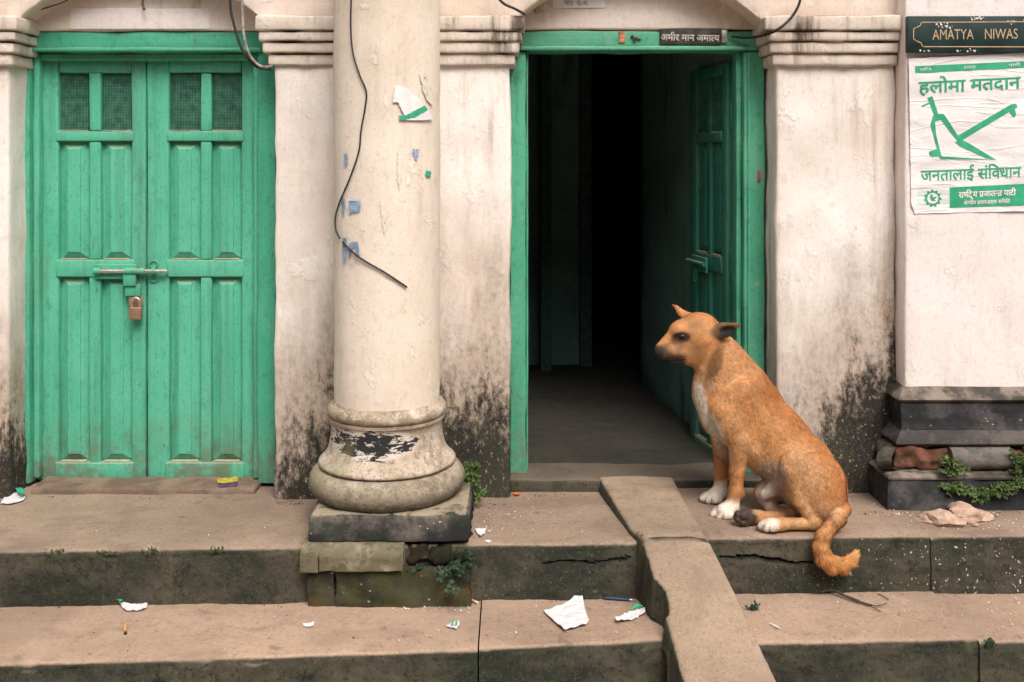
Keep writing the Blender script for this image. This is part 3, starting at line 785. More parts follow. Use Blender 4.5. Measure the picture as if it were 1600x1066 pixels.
def on_col(px, py, R=RS, off=.0):
    """photo ray hitting the column shaft"""
    d = Vector(((px - CX) / F, 1.0)); c = Vector((CXW, CYW)); R = R + off
    a = d.dot(d); b = -2 * d.dot(c); cc = c.dot(c) - R * R
    disc = max(b * b - 4 * a * cc, 0)
    t = (-b - math.sqrt(disc)) / (2 * a)
    return P(px, py, t)
def col_patch(name, poly, mat, parent, off=.005, hole=0.0, curl=None):
    """flat scrap pasted round the shaft, cut into a fine grid so that it follows the curve"""
    xs = [p[0] for p in poly]; ys = [p[1] for p in poly]
    def inside(x, y):
        r = False; j = len(poly) - 1
        for i in range(len(poly)):
            if (poly[i][1] > y) != (poly[j][1] > y) and x < (poly[j][0] - poly[i][0]) * (y - poly[i][1]) / (poly[j][1] - poly[i][1]) + poly[i][0]: r = not r
            j = i
        return r
    bm = bmesh.new(); st = 1.0; vs = {}
    def v(i, j):
        if (i, j) not in vs:
            x, y = min(xs) + i * st, min(ys) + j * st
            vs[(i, j)] = bm.verts.new(on_col(x, y, RS, off + (curl(x, y) if curl else 0)))
        return vs[(i, j)]
    for i in range(int((max(xs) - min(xs)) / st) + 1):
        for j in range(int((max(ys) - min(ys)) / st) + 1):
            x, y = min(xs) + (i + .5) * st, min(ys) + (j + .5) * st
            if inside(x + 1.2 * mnoise.noise(Vector((x * .3, y * .3, 1))), y + 1.2 * mnoise.noise(Vector((x * .3, y * .3, 5)))) and (not hole or mnoise.noise(Vector((x * .45, y * .2, 3))) > -1 + hole):
                bm.faces.new((v(i, j), v(i + 1, j), v(i + 1, j + 1), v(i, j + 1)))
    return obj(name, bm, mat, parent)
m_blue = plain('faded_blue_paint', (.26, .37, .55), .9, 0, .2)
for poly, hole in ([(537, 240), (543, 240), (543, 258), (540, 262), (537, 256)], .6), ([(645, 232), (655, 234), (652, 252), (647, 248)], .8), \
        ([(533, 308), (538, 308), (538, 338), (534, 338)], .7), ([(545, 314), (562, 314), (563, 330), (546, 334)], .55), \
        ([(535, 372), (541, 372), (540, 412), (535, 410)], .6), ([(545, 380), (559, 378), (562, 400), (556, 398), (554, 386), (549, 390), (547, 404), (544, 402)], .5):
    col_patch('paint_mark', poly, m_blue, shaft, .0045, hole)
m_white = plain('white_flake', (.80, .75, .71), .95, 0, .06)
m_lime = plain('bare_lime_patch', (.74, .665, .58), .95, 0, .06)
for poly in ([(655, 112), (668, 110), (674, 135), (676, 165), (668, 158), (660, 140)], [(594, 312), (600, 318), (606, 350), (601, 368), (596, 348)], [(622, 235), (630, 238), (628, 280), (624, 298), (620, 270)]):
    col_patch('flaked_patch', poly, m_lime, shaft, .0040, .5)
m_paper = plain('white_poster_paper', (.80, .765, .76), .85, 0, .05, 30)
m_pgreen = plain('poster_green_ink', (.035, .36, .20), .7, 0, .12, 40)
tp = col_patch('torn_poster', [(618, 132), (636, 138), (650, 150), (668, 170), (678, 186), (660, 188), (636, 188), (628, 172), (622, 160), (614, 160)], m_paper, None, .0055)
tag(tp, 'torn white poster remnant with a green stripe on the round column', 'poster scrap')
col_patch('green_stripe', [(622, 181), (634, 180), (664, 165), (669, 172), (648, 184), (626, 188)], m_pgreen, tp, .0065)
tag(col_patch('torn_poster', [(666, 266), (674, 268), (673, 277), (665, 275)], m_pgreen, None, .0055), 'tiny green poster scrap stuck low on the round column', 'poster scrap')

# ---------------- plinth mouldings under the white wall
ped = tag(empty('wall_base', (0, 0, 0), B), 'black painted wall base with a broken round moulding')
XW = X(1414, DW)
def sweep(prof, x_end, name, mat, parent, x_start=None, amp=.0028, freq=13):
    """profile (offset from the wall, z) mitred round the corner of the white wall, or straight when x_start is given"""
    bm = bmesh.new(); rows = []
    if x_start is None:
        path = [('s', t) for t in np.linspace(.14, 0.0, 6)][:-1] + [('c', 0)] + [('f', t) for t in np.arange(.02, x_end - XW, .02)] + [('f', x_end - XW)]
    else:
        path = [('f', t) for t in np.arange(x_start - XW, x_end - XW, .01)] + [('f', x_end - XW)]
    for kind, t in path:
        row = []
        for off, z in prof:
            if kind == 's': p = Vector((XW - off, DW - off * 0 + t - (off if t < .02 else 0), z))
            elif kind == 'c': p = Vector((XW - off, DW - off, z))
            else: p = Vector((XW + t - (off if (t < .0) else 0), DW - off, z))
            n = fbm(p, freq) * amp + fbm(p, freq * 4) * amp * .4
            row.append(bm.verts.new(p + Vector((-n if kind == 's' else 0, -n if kind != 's' else 0, n * .3))))
        rows.append(row)
    for q, s in zip(rows[:-1], rows[1:]):
        for k in range(len(prof) - 1): bm.faces.new((q[k], s[k], s[k + 1], q[k + 1]))
    bm.faces.new(rows[0]); bm.faces.new(rows[-1])
    return obj(name, bm, mat, parent)
sweep([(-.02, .778), (.004, .772), (.022, .752), (.034, .742), (.037, .735), (.032, .729), (.02, .724), (-.02, .722)], 2.6, 'ledge', m_pedestal_l, ped)
sweep([(-.02, .7225), (.022, .7225), (.024, .70), (.018, .66), (.018, .640), (.022, .630), (-.02, .629)], 2.6, 'dark_band', m_pedestal, ped)
sweep([(-.02, .6285), (.0225, .6285), (.034, .612), (.046, .600), (.048, .588), (.04, .580), (-.02, .578)], 2.6, 'cavetto', m_pedestal_f, ped)
tor = [(-.02, .577)] + [(.038 + .038 * math.cos(math.radians(a)), .538 + .037 * math.sin(math.radians(a))) for a in range(86, -88, -12)] + [(-.02, .498)]
sweep(tor, X(1404, 3.35), 'round_moulding', m_shell, ped, None, .010, 14)
sweep(tor, X(1584, 3.35), 'round_moulding', m_pedestal_g, ped, X(1489, 3.35))
sweep(tor, 2.6, 'round_moulding', m_pedestal_g, ped, X(1606, 3.35))
m_red = stone_mat('red_brick', (.23, .095, .058), (.105, .048, .032), (.055, .042, .028), None, .5)
bm = bmesh.new()
rbox(bm, X(1402, 3.36), X(1489, 3.36), 3.380, 3.5, .499, .572, .012, .010, .016, 20)
obj('exposed_brick', bm, m_red, ped); bm = bmesh.new()
rbox(bm, X(1584, 3.36), X(1608, 3.36), 3.374, 3.5, .505, .566, .018, .012, .016, 16)
obj('exposed_brick', bm, m_red, ped)
sweep([(-.02, .4978), (.055, .4978), (.090, .495), (.096, .488), (.094, .482), (-.02, .4815)], 2.6, 'plinth_lip', m_pedestal_l, ped, None, .006, 14)
sweep([(-.02, .481), (.090, .481), (.094, .46), (.095, .42), (.095, .36), (-.02, .36)], 2.6, 'plinth', m_pedestal, ped)

# ------------------------------------------------------------------ writing
def text_mesh(s, bold=0.0, font_size=1.0):
    cu = bpy.data.curves.new('t', 'FONT'); cu.body = s; cu.size = font_size; cu.offset = bold; cu.resolution_u = 4
    o = bpy.data.objects.new('t', cu); C.objects.link(o)
    dg = bpy.context.evaluated_depsgraph_get(); dg.update()
    me = bpy.data.meshes.new_from_object(o.evaluated_get(dg))
    bpy.data.objects.remove(o); bpy.data.curves.remove(cu)
    return me
def layout(tokens, bold=0.0):
    """tokens: plain text, '~x' a half letter cut before its stem, 'x/' a letter with the slanting r stroke, ' ' a gap. Returns one bmesh, width"""
    out = bmesh.new(); pen = 0.0
    for t in tokens:
        if t == ' ': pen += .28; continue
        half = t.startswith('~'); ra = t.endswith('/'); core = t.strip('~/')
        me = text_mesh(core, bold)
        xs = [v.co.x for v in me.vertices]; x0, x1 = min(xs), max(xs)
        b = bmesh.new(); b.from_mesh(me); bpy.data.meshes.remove(me)
        if half:
            cut = x0 + (x1 - x0) * .60
            bmesh.ops.bisect_plane(b, geom=b.verts[:] + b.edges[:] + b.faces[:], plane_co=(cut, 0, 0), plane_no=(1, 0, 0), clear_outer=True)
            x1 = cut
        if ra:
            c = [(x1 - .12, .20), (x1 - .12, .12), (x0 + .10, -.04), (x0 + .06, .03)]
            b.faces.new([b.verts.new((px, py, 0)) for px, py in c])
        tmp = bpy.data.meshes.new('t')
        bmesh.ops.translate(b, verts=b.verts, vec=(pen - x0, 0, 0)); b.to_mesh(tmp); b.free(); out.from_mesh(tmp); bpy.data.meshes.remove(tmp)
        pen += (x1 - x0) - (.02 if not half else .0)
    return out, pen
def write(name, tokens, quad, mat, parent, surf, bold=0.0, base=0.0, capz=.72):
    """put the letters into the photo quad (x0,y0,x1,y1: baseline left .. right, top) on the surface surf(px,py)"""
    b, w = layout(tokens)
    for v in b.verts: v.co.z = 0
    if bold:                                   # heavier letters: the outline laid over itself, each layer a hair higher
        src = bpy.data.meshes.new('t'); b.to_mesh(src); b.free(); b = bmesh.new()
        for i_, (ox, oy) in enumerate(((1, 1), (-1, 1), (1, -1), (-1, -1), (0, 0))):
            n0 = len(b.verts); b.from_mesh(src); b.verts.ensure_lookup_table()
            for v in b.verts[n0:]: v.co.x += ox * bold * .8; v.co.y += oy * bold * .8; v.co.z = i_
        bpy.data.meshes.remove(src)
    (bx0, by0), (bx1, by1), hpx = quad
    for v in b.verts:
        t = v.co.x / w; px = bx0 + (bx1 - bx0) * t; py = by0 + (by1 - by0) * t - v.co.y / capz * hpx
        lay = v.co.z; v.co = surf(px, py); v.co.y -= lay * .00008
    return obj(name, b, mat, parent, smooth=False)

# house name board
DS = DW - .022
m_board = plain('dark_green_board', (.012, .032, .030), .45, 0, .3, 12)
m_gold = plain('gold_paint', (.52, .36, .22), .6, 0, .12)
sg = tag(empty('sign', (0, 0, 0)), 'dark green house name board with gold lettering on the white wall', 'sign')
def slant(v):   # the board and poster rise slightly to the right
    return v
bm = bmesh.new(); rbox(bm, X(1418, DS), X(1760, DS), DS, DW - .001, Z(82, DS), Z(25, DS), .003, .06, .0003); obj('board', bm, m_board, sg)
sf = lambda px, py: P(px, py, DS - .0010)
write('lettering', ['AMATYA'], ((1457, 62), (1521, 61.3), 16.5), m_gold, sg, sf, 0)
write('lettering', ['NIWAS'], ((1539, 61), (1590, 60.5), 16.5), m_gold, sg, sf, 0)
bm = bmesh.new()
def line(pts, w, surf, closed=False):
    for (a, b) in zip(pts[:-1], pts[1:]):
        a_, b_ = Vector(a), Vector(b); d = (b_ - a_).normalized(); n = Vector((-d.y, d.x)) * w / 2; e = d * w * .4
        bm.faces.new([bm.verts.new(surf(*q)) for q in (a_ - e + n, b_ + e + n, b_ + e - n, a_ - e - n)])
outl = [(1700, 73.5), (1442, 73), (1439, 67), (1432, 64), (1427.5, 61), (1427.5, 45), (1432, 43), (1438, 40), (1440, 35), (1700, 33.5)]
line(outl, 1.5, sf)
obj('border', bm, m_gold, sg, smooth=False)
bm = bmesh.new()
for i in range(70):
    cx_, cy_ = random.choice(((1475, 37), (1480, 42), (1523, 29), (1530, 28), (1588, 33), (1495, 80), (1515, 79), (1450, 80), (1592, 36)))
    px, py = cx_ + random.gauss(0, 6), cy_ + random.gauss(0, 1.6); s = random.uniform(.5, 1.8)
    if 26.5 < py < 80.5 and px > 1420: bm.faces.new([bm.verts.new(P(px + s * math.cos(a) * random.uniform(.6, 1.5), py + s * math.sin(a), DS - .0016)) for a in (0, 1.2, 2.4, 3.8, 5)])
tag(obj('paint_flecks', bm, m_white, sg, smooth=False), kind='stuff')

# party poster pasted on the wall
DQ = DW - .007
def wrinkle(px, py):
    return .0022 * math.sin(py * .11 + 3 * fbm((px * .01, py * .012, 0), 1)) * .4 + fbm((px * .02, py * .035, 3), 1) * .0024
def pos_surf(k):
    return lambda px, py: P(px, py, DQ - k - wrinkle(px, py))
po = tag(empty('poster', (0, 0, 0)), 'white election poster with green writing and a plough, pasted below the name board', 'poster')
def paper_mat():
    m = M('pasted_paper', .85, .2)
    a = m.noise(9, 6, .7, m.stretch((1, 1, 2.2)), 1.2); b = m.noise(38, 5, .6); c = m.noise(3.2, 4, .6)
    cr = m.math('ABSOLUTE', m.math('SUBTRACT', m.noise(5.5, 3, .5, m.stretch((.5, 1, 2.4), (3, 1, 2)), .6), .5))
    h = m.math('ADD', m.math('MULTIPLY', a, 1.2), m.math('ADD', m.math('MULTIPLY', b, .25), m.ss(cr, .0, .03, 0, -.5)))
    col = m.mix(m.ss(c, .35, .65), (.82, .79, .795), (.765, .725, .725))
    col = m.mix(m.ss(b, .58, .72, 0, .14), col, (.60, .55, .52))
    return m.done(col, normal=m.bump(h, .5, .005))
m_poster = paper_mat()
bm = bmesh.new(); nx, ny = 60, 70; g_ = []
for j in range(ny + 1):
    row = []
    for i in range(nx + 1):
        u, v = i / nx, j / ny
        px = 1420 + 4 * v + (1612 - 1420 - 4 * v) * u; py = 92 - 10 * u + (334 - 92) * v + 6 * u * v
        c = 0
        if v > .93 and u < .10: px += 5 * (v - .93) / .07 * (.10 - u) / .10
        px += .8 * mnoise.noise(Vector((v * 30, 1, u * 2))) if i == 0 else 0; py += 1.0 * mnoise.noise(Vector((u * 30, 3, 0))) if j in (0, ny) else 0
        row.append(bm.verts.new(pos_surf(0)(px, py)))
    g_.append(row)
for j in range(ny):
    for i in range(nx): bm.faces.new((g_[j][i], g_[j][i + 1], g_[j + 1][i + 1], g_[j + 1][i]))
sheet = obj('sheet', bm, m_poster, po)
pi_ = pos_surf(.0009); pj = pos_surf(.0018)
def poly(bm, pts, surf, n=10):
    """fill a photo polygon and cut it finely enough to follow the wrinkles"""
    b = bmesh.new(); f = b.faces.new([b.verts.new((x, y, 0)) for x, y in pts]); f.normal_update()
    bmesh.ops.triangulate(b, faces=b.faces[:])
    bmesh.ops.subdivide_edges(b, edges=[e for e in b.edges if e.calc_length() > 8], cuts=4, use_grid_fill=True)
    bmesh.ops.triangulate(b, faces=b.faces[:])
    for v in b.verts: v.co = surf(v.co.x, v.co.y)
    tmp = bpy.data.meshes.new('t'); b.to_mesh(tmp); b.free(); bm.from_mesh(tmp); bpy.data.meshes.remove(tmp)
bm = bmesh.new(); poly(bm, [(1430, 103.5), (1606, 95.5), (1606, 106), (1430, 114.5)], pi_); obj('green_band', bm, m_pgreen, po)
pk_ = pos_surf(.0010)
write('heading', ['ह', 'लो', 'मा', ' ', 'म', 'त', 'दा', 'न'], ((1436, 146), (1594, 138), 20), m_pgreen, po, pk_, .022)
write('slogan', ['ज', 'न', 'ता', 'ला', 'ई', ' ', 'सं', 'िव', 'धा', 'न'], ((1439, 283), (1595, 277), 18), m_pgreen, po, pk_, .018)
write('band_text', ['रा', '~ष', 'िट्', 'य'], ((1437, 111), (1455, 110), 4.2), m_white, po, pj, .01)
write('band_text', ['प/', 'जा', 'त', '~न', 'त/'], ((1506, 107.5), (1524, 106.5), 4.2), m_white, po, pj, .01)
write('band_text', ['पा', 'टी'], ((1576, 104), (1594, 103), 4.2), m_white, po, pj, .01)
plough = [[(1449, 153), (1457, 150.5), (1466, 178), (1474, 178), (1477.5, 182), (1497, 212), (1580, 163), (1588, 162), (1590, 168), (1586, 170), (1588, 180), (1584, 184), (1577, 175), (1504, 219), (1497, 222), (1470, 187), (1460, 190.5), (1457, 183), (1459, 179)],
          [(1497, 221), (1504, 219), (1514, 224), (1557, 250), (1540, 247), (1500, 229), (1492, 222)],
          [(1457, 184), (1461, 190), (1463, 212), (1471, 243), (1474, 244.5), (1557, 250), (1472, 248.5), (1468, 247), (1454, 195)],
          [(1452, 237), (1463, 233), (1468, 238), (1468, 244), (1457, 245), (1452, 242)],
          [(1440, 165), (1452, 160), (1453, 162), (1441, 167.5)]]
for k, pl in enumerate(plough):
    bm = bmesh.new() if k == 0 else bm
    poly(bm, pl, pos_surf(.0010 + .00008 * k))
obj('plough_emblem', bm, m_pgreen, po)
m_pale = plain('pale_green_ink', (.62, .72, .66), .85, 0, .04)
bm = bmesh.new(); poly(bm, [(1434, 299), (1484, 297), (1484, 304), (1434, 306)], pos_surf(.0006)); poly(bm, [(1434, 312), (1484, 310), (1484, 318), (1434, 320)], pos_surf(.0006)); obj('pale_stripe', bm, m_pale, po)
bm = bmesh.new(); poly(bm, [(1484, 293), (1608, 287), (1608, 321), (1484, 325)], pi_); obj('green_panel', bm, m_pgreen, po)
write('panel_text', ['रा', '~ष', 'िट्', 'य', ' ', 'प/', 'जा', 'त', '~न', 'त/', ' ', 'पा', 'टी'], ((1498, 309), (1587, 305), 9.5), m_white, po, pj, .03)
write('panel_text', ['के', '~न', 'दी', 'य', ' ', 'प/', 'चा', 'र', '-', 'प/', 'सा', 'र', ' ', 'सिमित'], ((1506, 320), (1578, 317), 6.0), m_white, po, pj, .02)
bm = bmesh.new(); gp = []
for i in range(44):
    a = 2 * math.pi * i / 44; r = 13.8 if (i % 4) in (0, 1) else 11.2
    gp.append((1457.5 + r * math.cos(a), 310 + r * math.sin(a)))
poly(bm, gp, pos_surf(.0012)); obj('gear_emblem', bm, m_pgreen, po)
bm = bmesh.new(); poly(bm, [(1457.5 + 8.6 * math.cos(a), 310 + 8.6 * math.sin(a)) for a in np.linspace(0, 6.28, 25)[:-1]], pos_surf(.0017)); obj('gear_centre', bm, m_paper, po)
bm = bmesh.new(); poly(bm, [(1454, 304), (1456, 303.5), (1458.5, 309), (1463, 307), (1464, 308.5), (1460, 311.5), (1463, 314.5), (1455, 314), (1453, 309)], pos_surf(.0021)); obj('gear_plough', bm, m_pgreen, po)

# small name plate on the lintel of the open door
sp_ = tag(empty('name_plate', (0, 0, 0)), 'small dark plate with worn white script on the green lintel', 'sign')
bm = bmesh.new(); rbox(bm, X(1031, 3.61), X(1127, 3.61), 3.606, 3.6155, Z(69, 3.61), Z(46, 3.61), .002, .03, .0006)
obj('plate', bm, plain('worn_dark_plate', (.060, .052, .048), .6, 0, .5, 25), sp_)
write('lettering', ['अ', 'मी', 'र', ' ', 'मा', 'न', ' ', 'अ', 'मा', '~त', 'य'], ((1033, 63), (1124, 64.5), 10.5), plain('worn_white_paint', (.62, .56, .52), .8, 0, .2, 60), sp_, lambda px, py: P(px, py, 3.6035), .02)
bm = bmesh.new(); rbox(bm, X(1127.5, 3.61), X(1136, 3.61), 3.607, 3.6155, Z(67, 3.61), Z(47, 3.61), .001, .03, .0005)
obj('end_tab', bm, m_steel, sp_)
# paper sticker with numerals high on the arch
st_ = tag(empty('sticker', (0, 0, 0)), 'white paper strip with numerals over the open door', 'sticker')
bm = bmesh.new(); rbox(bm, X(864, 3.603), X(945, 3.603), 3.6035, 3.6065, Z(12.5, 3.603), Z(-16, 3.603), .001, .03, .001); obj('paper', bm, m_paper, st_)
write('numerals', ['१', '१', ' ', '१', '-', '१'], ((882, 8), (918, 8.5), 8), plain('faint_grey_ink', (.38, .35, .36), .9), st_, lambda px, py: P(px, py, 3.6022))
# orange mark and nail on the lintel
bm = bmesh.new(); rbox(bm, X(967, 3.61), X(977, 3.61), 3.612, 3.617, Z(67, 3.61), Z(49, 3.61), .002, .01, .0012, 40)
tag(obj('paper_tag', bm, plain('faded_orange_paper', (.52, .22, .12), .85, 0, .35, 60)), 'torn orange paper tag stuck on the green lintel', 'tag')
bm = bmesh.new(); ball(bm, P(988, 57, 3.612), .006, .006, .006); ball(bm, P(993, 60, 3.608), .009, .007, .006); ball(bm, P(999, 61, 3.612), .006, .005, .004)
tag(obj('flower_head', bm, plain('dried_red_flower', (.16, .05, .035), .9, 0, .4, 90)), 'dried dark red flower on the green lintel', 'flower')
bm = bmesh.new(); rbox(bm, X(1186, 3.6), X(1190, 3.6), 3.612, 3.618, Z(283, 3.61), Z(267, 3.61), .001, .01, .001)
obj('red_smudge', bm, plain('red_powder', (.42, .06, .07), .9), fr2)

# ------------------------------------------------------------------ wires
def wire(pts, r, label, n=8, seg=8, mat=None):
    bm = bmesh.new(); tube(bm, catmull(pts, n), r, seg)
    return tag(obj('wire', bm, mat or m_black), label, 'wire')
wire([on_col(px, py, RS, .007) for px, py in ((551, -60), (549, -10), (548, 40), (551, 80), (561, 115), (572, 142), (571, 165), (564, 205), (561, 235), (548, 275), (531, 315), (524, 340), (525, 360), (531, 373))], .0026, 'long thin black wire wandering down the round column')
wire([on_col(px, py, RS, .008) for px, py in ((535, 378), (552, 395), (570, 408), (598, 424), (618, 437), (636, 449))], .0030, 'short black wire end slanting across the round column')
DT = 3.40
wire([P(361, -30, DT), P(360, 10, DT), P(366, 40, DT), P(375, 70, DT), P(388, 92, DT), P(404, 106, DT + .02), (X(424, 3.5), 3.49, Z(109, 3.5))], .0045, 'dark cable looping down over the green door lintel')
wire([P(378, -30, DT), P(379, 20, DT), P(381, 55, DT - .01), P(388, 82, DT - .01), P(400, 99, DT), P(413, 105, DT + .01), (X(426, 3.5), 3.488, Z(104, 3.5))], .0050, 'pale grey cable twisted beside the dark one at the door corner', mat=plain('grey_cable', (.30, .26, .23), .6, 0, .3, 90))
wire([P(765, -20, 3.44), P(785, 4, 3.44), P(805, 14, 3.44), P(821, 23, 3.445)], .005, 'black cable ending above the second impost')
bm = bmesh.new()
wire([P(1252, -20, 3.42), P(1249, 5, 3.42), P(1236, 28, 3.42), P(1214, 47, 3.42), P(1190, 56, 3.50), P(1165, 59, 3.58), P(1143, 57, 3.602)], .0048, 'black cable sagging from the arch to the open door lintel')
wire([P(118, -25, 3.55), P(108, -2, 3.55), P(80, 10, 3.55), P(52, 18, 3.56), P(36, 25, 3.57), P(38, 42, 3.6), P(44, 58, 3.605)], .0026, 'thin brown wire along the arch over the closed door', mat=plain('brown_wire', (.10, .07, .055), .7))
bm = bmesh.new(); tube(bm, [P(223, -20, 3.59), P(223, 8, 3.58), P(225, 14, 3.575)], .004); ball(bm, P(225, 14, 3.575), .006, .006, .005)
tag(obj('nail', bm, plain('rusty_nail', (.16, .08, .05), .8)), 'rusty nail above the closed green door', 'nail')
bm = bmesh.new(); ball(bm, P(846, 10, 3.60), .022, .018, .020); ball(bm, P(838, 14, 3.60), .020, .014, .014)
obj('plaster_lump', bm, m_imp, B)

# ------------------------------------------------------------------ the dog
def build_dog():
    V3 = lambda px, py, D: np.array(P(px, py, D))
    H = .0034
    lo = V3(1005, 470, 3.0); hi = V3(1365, 905, 3.5)
    mn = np.array([X(1005, 3.3) - .02, 3.0, .13]); mx = np.array([X(1360, 3.2) + .02, 3.56, 1.10])
    ns = np.ceil((mx - mn) / H).astype(int) + 1
    ax = [mn[i] + H * np.arange(ns[i]) for i in range(3)]
    fld = np.full(ns, 1.0, dtype=np.float32)
    def region(pts, pad):
        a = np.min(pts, 0) - pad; b = np.max(pts, 0) + pad
        i0 = np.maximum(np.floor((a - mn) / H).astype(int), 0); i1 = np.minimum(np.ceil((b - mn) / H).astype(int) + 1, ns)
        return i0, i1
    def blend(i0, i1, d, k, sub=False):
        sl = tuple(slice(i0[i], i1[i]) for i in range(3)); f = fld[sl]
        if sub:
            d = -d; h = np.maximum(k - np.abs(f - d), 0) / max(k, 1e-6); fld[sl] = np.maximum(f, d) + h * h * k * .25
        else:
            h = np.maximum(k - np.abs(f - d), 0) / max(k, 1e-6); fld[sl] = np.minimum(f, d) - h * h * k * .25
    def coords(i0, i1):
        return np.meshgrid(*[ax[i][i0[i]:i1[i]] for i in range(3)], indexing='ij')
    def cap(a, b, ra, rb, k=.02, s=1.0, sub=False):
        """tapered limb from a to b (px, py, D); radii in photo pixels; s = thickness in depth relative to height"""
        A, Bq = V3(*a), V3(*b); ra = ra * a[2] / F; rb = rb * b[2] / F
        i0, i1 = region([A, Bq], max(ra, rb) * max(1, s) + k + .02)
        x, y, z = coords(i0, i1)
        ym = (A[1] + Bq[1]) / 2
        A2, B2 = A.copy(), Bq.copy(); A2[1] = ym + (A[1] - ym) / s; B2[1] = ym + (Bq[1] - ym) / s
        y2 = ym + (y - ym) / s
        ba = B2 - A2; L = max(ba @ ba, 1e-9)
        t = np.clip(((x - A2[0]) * ba[0] + (y2 - A2[1]) * ba[1] + (z - A2[2]) * ba[2]) / L, 0, 1)
        d = np.sqrt((x - A2[0] - t * ba[0]) ** 2 + (y2 - A2[1] - t * ba[1]) ** 2 + (z - A2[2] - t * ba[2]) ** 2) - (ra + (rb - ra) * t)
        blend(i0, i1, d.astype(np.float32), k, sub)
    def ell(c, rx, rz, ry, ang=0.0, k=.02, sub=False, yaw=0.0):
        """ellipsoid: rx, rz in photo pixels turned by ang in the picture plane, ry in pixels along depth"""
        Cc = V3(*c); q = c[2] / F; rx, rz, ry = rx * q, rz * q, ry * q
        m = max(rx, rz, ry)
        i0, i1 = region([Cc], m + k + .02)
        x, y, z = coords(i0, i1); x = x - Cc[0]; y = y - Cc[1]; z = z - Cc[2]
        cy_, sy_ = math.cos(yaw), math.sin(yaw)
        x, y = x * cy_ + y * sy_, -x * sy_ + y * cy_
        ca, sa = math.cos(ang), math.sin(ang)
        u = x * ca + z * sa; w = -x * sa + z * ca
        k0 = np.sqrt((u / rx) ** 2 + (y / ry) ** 2 + (w / rz) ** 2); k1 = np.sqrt((u / rx ** 2) ** 2 + (y / ry ** 2) ** 2 + (w / rz ** 2) ** 2)
        d = np.where(k1 > 1e-9, k0 * (k0 - 1) / np.maximum(k1, 1e-9), -min(rx, ry, rz))
        blend(i0, i1, d.astype(np.float32), k, sub)
    R = math.radians
    # --- trunk
    cap((1117, 545, 3.352), (1139, 598, 3.348), 30, 45, .03, .74)
    cap((1139, 598, 3.348), (1157, 635, 3.338), 45, 59, .03, .66)
    cap((1157, 635, 3.338), (1209, 690, 3.288), 59, 52, .03, .66)
    cap((1209, 690, 3.288), (1252, 732, 3.255), 52, 48, .03, .68)
    cap((1252, 732, 3.25), (1276, 768, 3.230), 49, 47, .03, .74)
    cap((1276, 768, 3.225), (1290, 796, 3.21), 46, 27, .03, .95)
    cap((1112, 606, 3.350), (1122, 648, 3.350), 27, 28, .03, 1.0)           # breastbone
    cap((1112, 580, 3.352), (1104, 618, 3.350), 22, 20, .03, 1.0)           # throat
    cap((1140, 552, 3.355), (1175, 592, 3.345), 17, 17, .03, .8)             # crest of the neck to the withers
    cap((1203, 615, 3.222), (1184, 695, 3.212), 10, 8, .030, 1.0, True)       # hollow behind the shoulder
    cap((1206, 742, 3.185), (1216, 722, 3.175), 8, 6, .020, 1.0, True)       # flank
    # --- head
    ell((1090, 523, 3.350), 36, 30, 29, R(8), .02)
    ell((1094, 508, 3.350), 26, 19, 25, R(-5), .02)
    ell((1103, 538, 3.318), 20, 20, 10, 0, .02)                              # near cheek
    ell((1060, 514, 3.342), 16, 12, 20, R(42), .015)
    cap((1058, 521, 3.344), (1042, 535, 3.342), 12, 9, .012, 1.0)                         # brow
    cap((1074, 541, 3.346), (1037, 550, 3.342), 22, 12.5, .016, .88)         # muzzle
    cap((1058, 527, 3.346), (1032, 544, 3.342), 12.5, 8, .012, .9)
    cap((1080, 560, 3.348), (1050, 563, 3.343), 11, 5.5, .008, 1.2)          # lower jaw
    ell((1031, 549, 3.342), 7.5, 7.5, 8.5, 0, .008)
    cap((1092, 545, 3.352), (1126, 566, 3.352), 27, 34, .02, .8)
    ell((1064, 528, 3.285), 9, 5.5, 8, R(-10), .008, True)                      # eye socket
    cap((1068, 562, 3.305), (1038, 566, 3.305), 1.6, 1.2, .004, 1.0, True)   # mouth line
    cap((1112, 545, 3.283), (1098, 572, 3.300), 5, 4, .014, 1.0, True)       # behind the jaw
    # ears
    cap((1106, 521, 3.312), (1132, 516, 3.295), 13.5, 12, .010, .50)
    cap((1132, 516, 3.295), (1152, 508, 3.285), 12, 4.5, .008, .50)
    ell((1134, 517, 3.276), 17, 7.5, 9, R(12), .004, True)
    cap((1074, 496, 3.385), (1064, 489, 3.395), 9, 6.0, .012, .7)
    cap((1064, 489, 3.395), (1057, 481, 3.397), 6.0, 3.6, .005, .7)
    cap((1057, 481, 3.397), (1051, 477, 3.395), 3.6, 2.0, .004, .7)
    # --- near foreleg
    ell((1150, 640, 3.268), 28, 50, 15, R(-22), .022)                         # shoulder blade
    cap((1132, 645, 3.275), (1158, 688, 3.268), 22, 19, .016, .8)
    cap((1156, 686, 3.268), (1152, 735, 3.270), 18.0, 11.8, .012, .9)
    ell((1169, 688, 3.265), 8, 13, 9, R(20), .008)
    cap((1152, 735, 3.270), (1150, 766, 3.270), 11.5, 10.5, .010, .95)
    cap((1150, 766, 3.270), (1144, 791, 3.270), 11.0, 10, .010, 1.0)
    ell((1158, 772, 3.270), 6, 8, 6, 0, .008)
    # near fore paw
    cap((1143, 792, 3.270), (1130, 798, 3.266), 11.5, 10.5, .010, 1.25)
    for (ex, ey, ed, r) in ((1117, 799, 3.290, 6.6), (1116, 803, 3.272, 7.2), (1124, 806, 3.254, 7.2), (1135, 806, 3.243, 6.8)):
        cap((1134, 798, (ed + 3.272) / 2), (ex + 4, ey - 1, ed), 7.5, r, .006)
        ell((ex - 1, ey + 1, ed), 5.4, 5.0, 5.2, 0, .005)
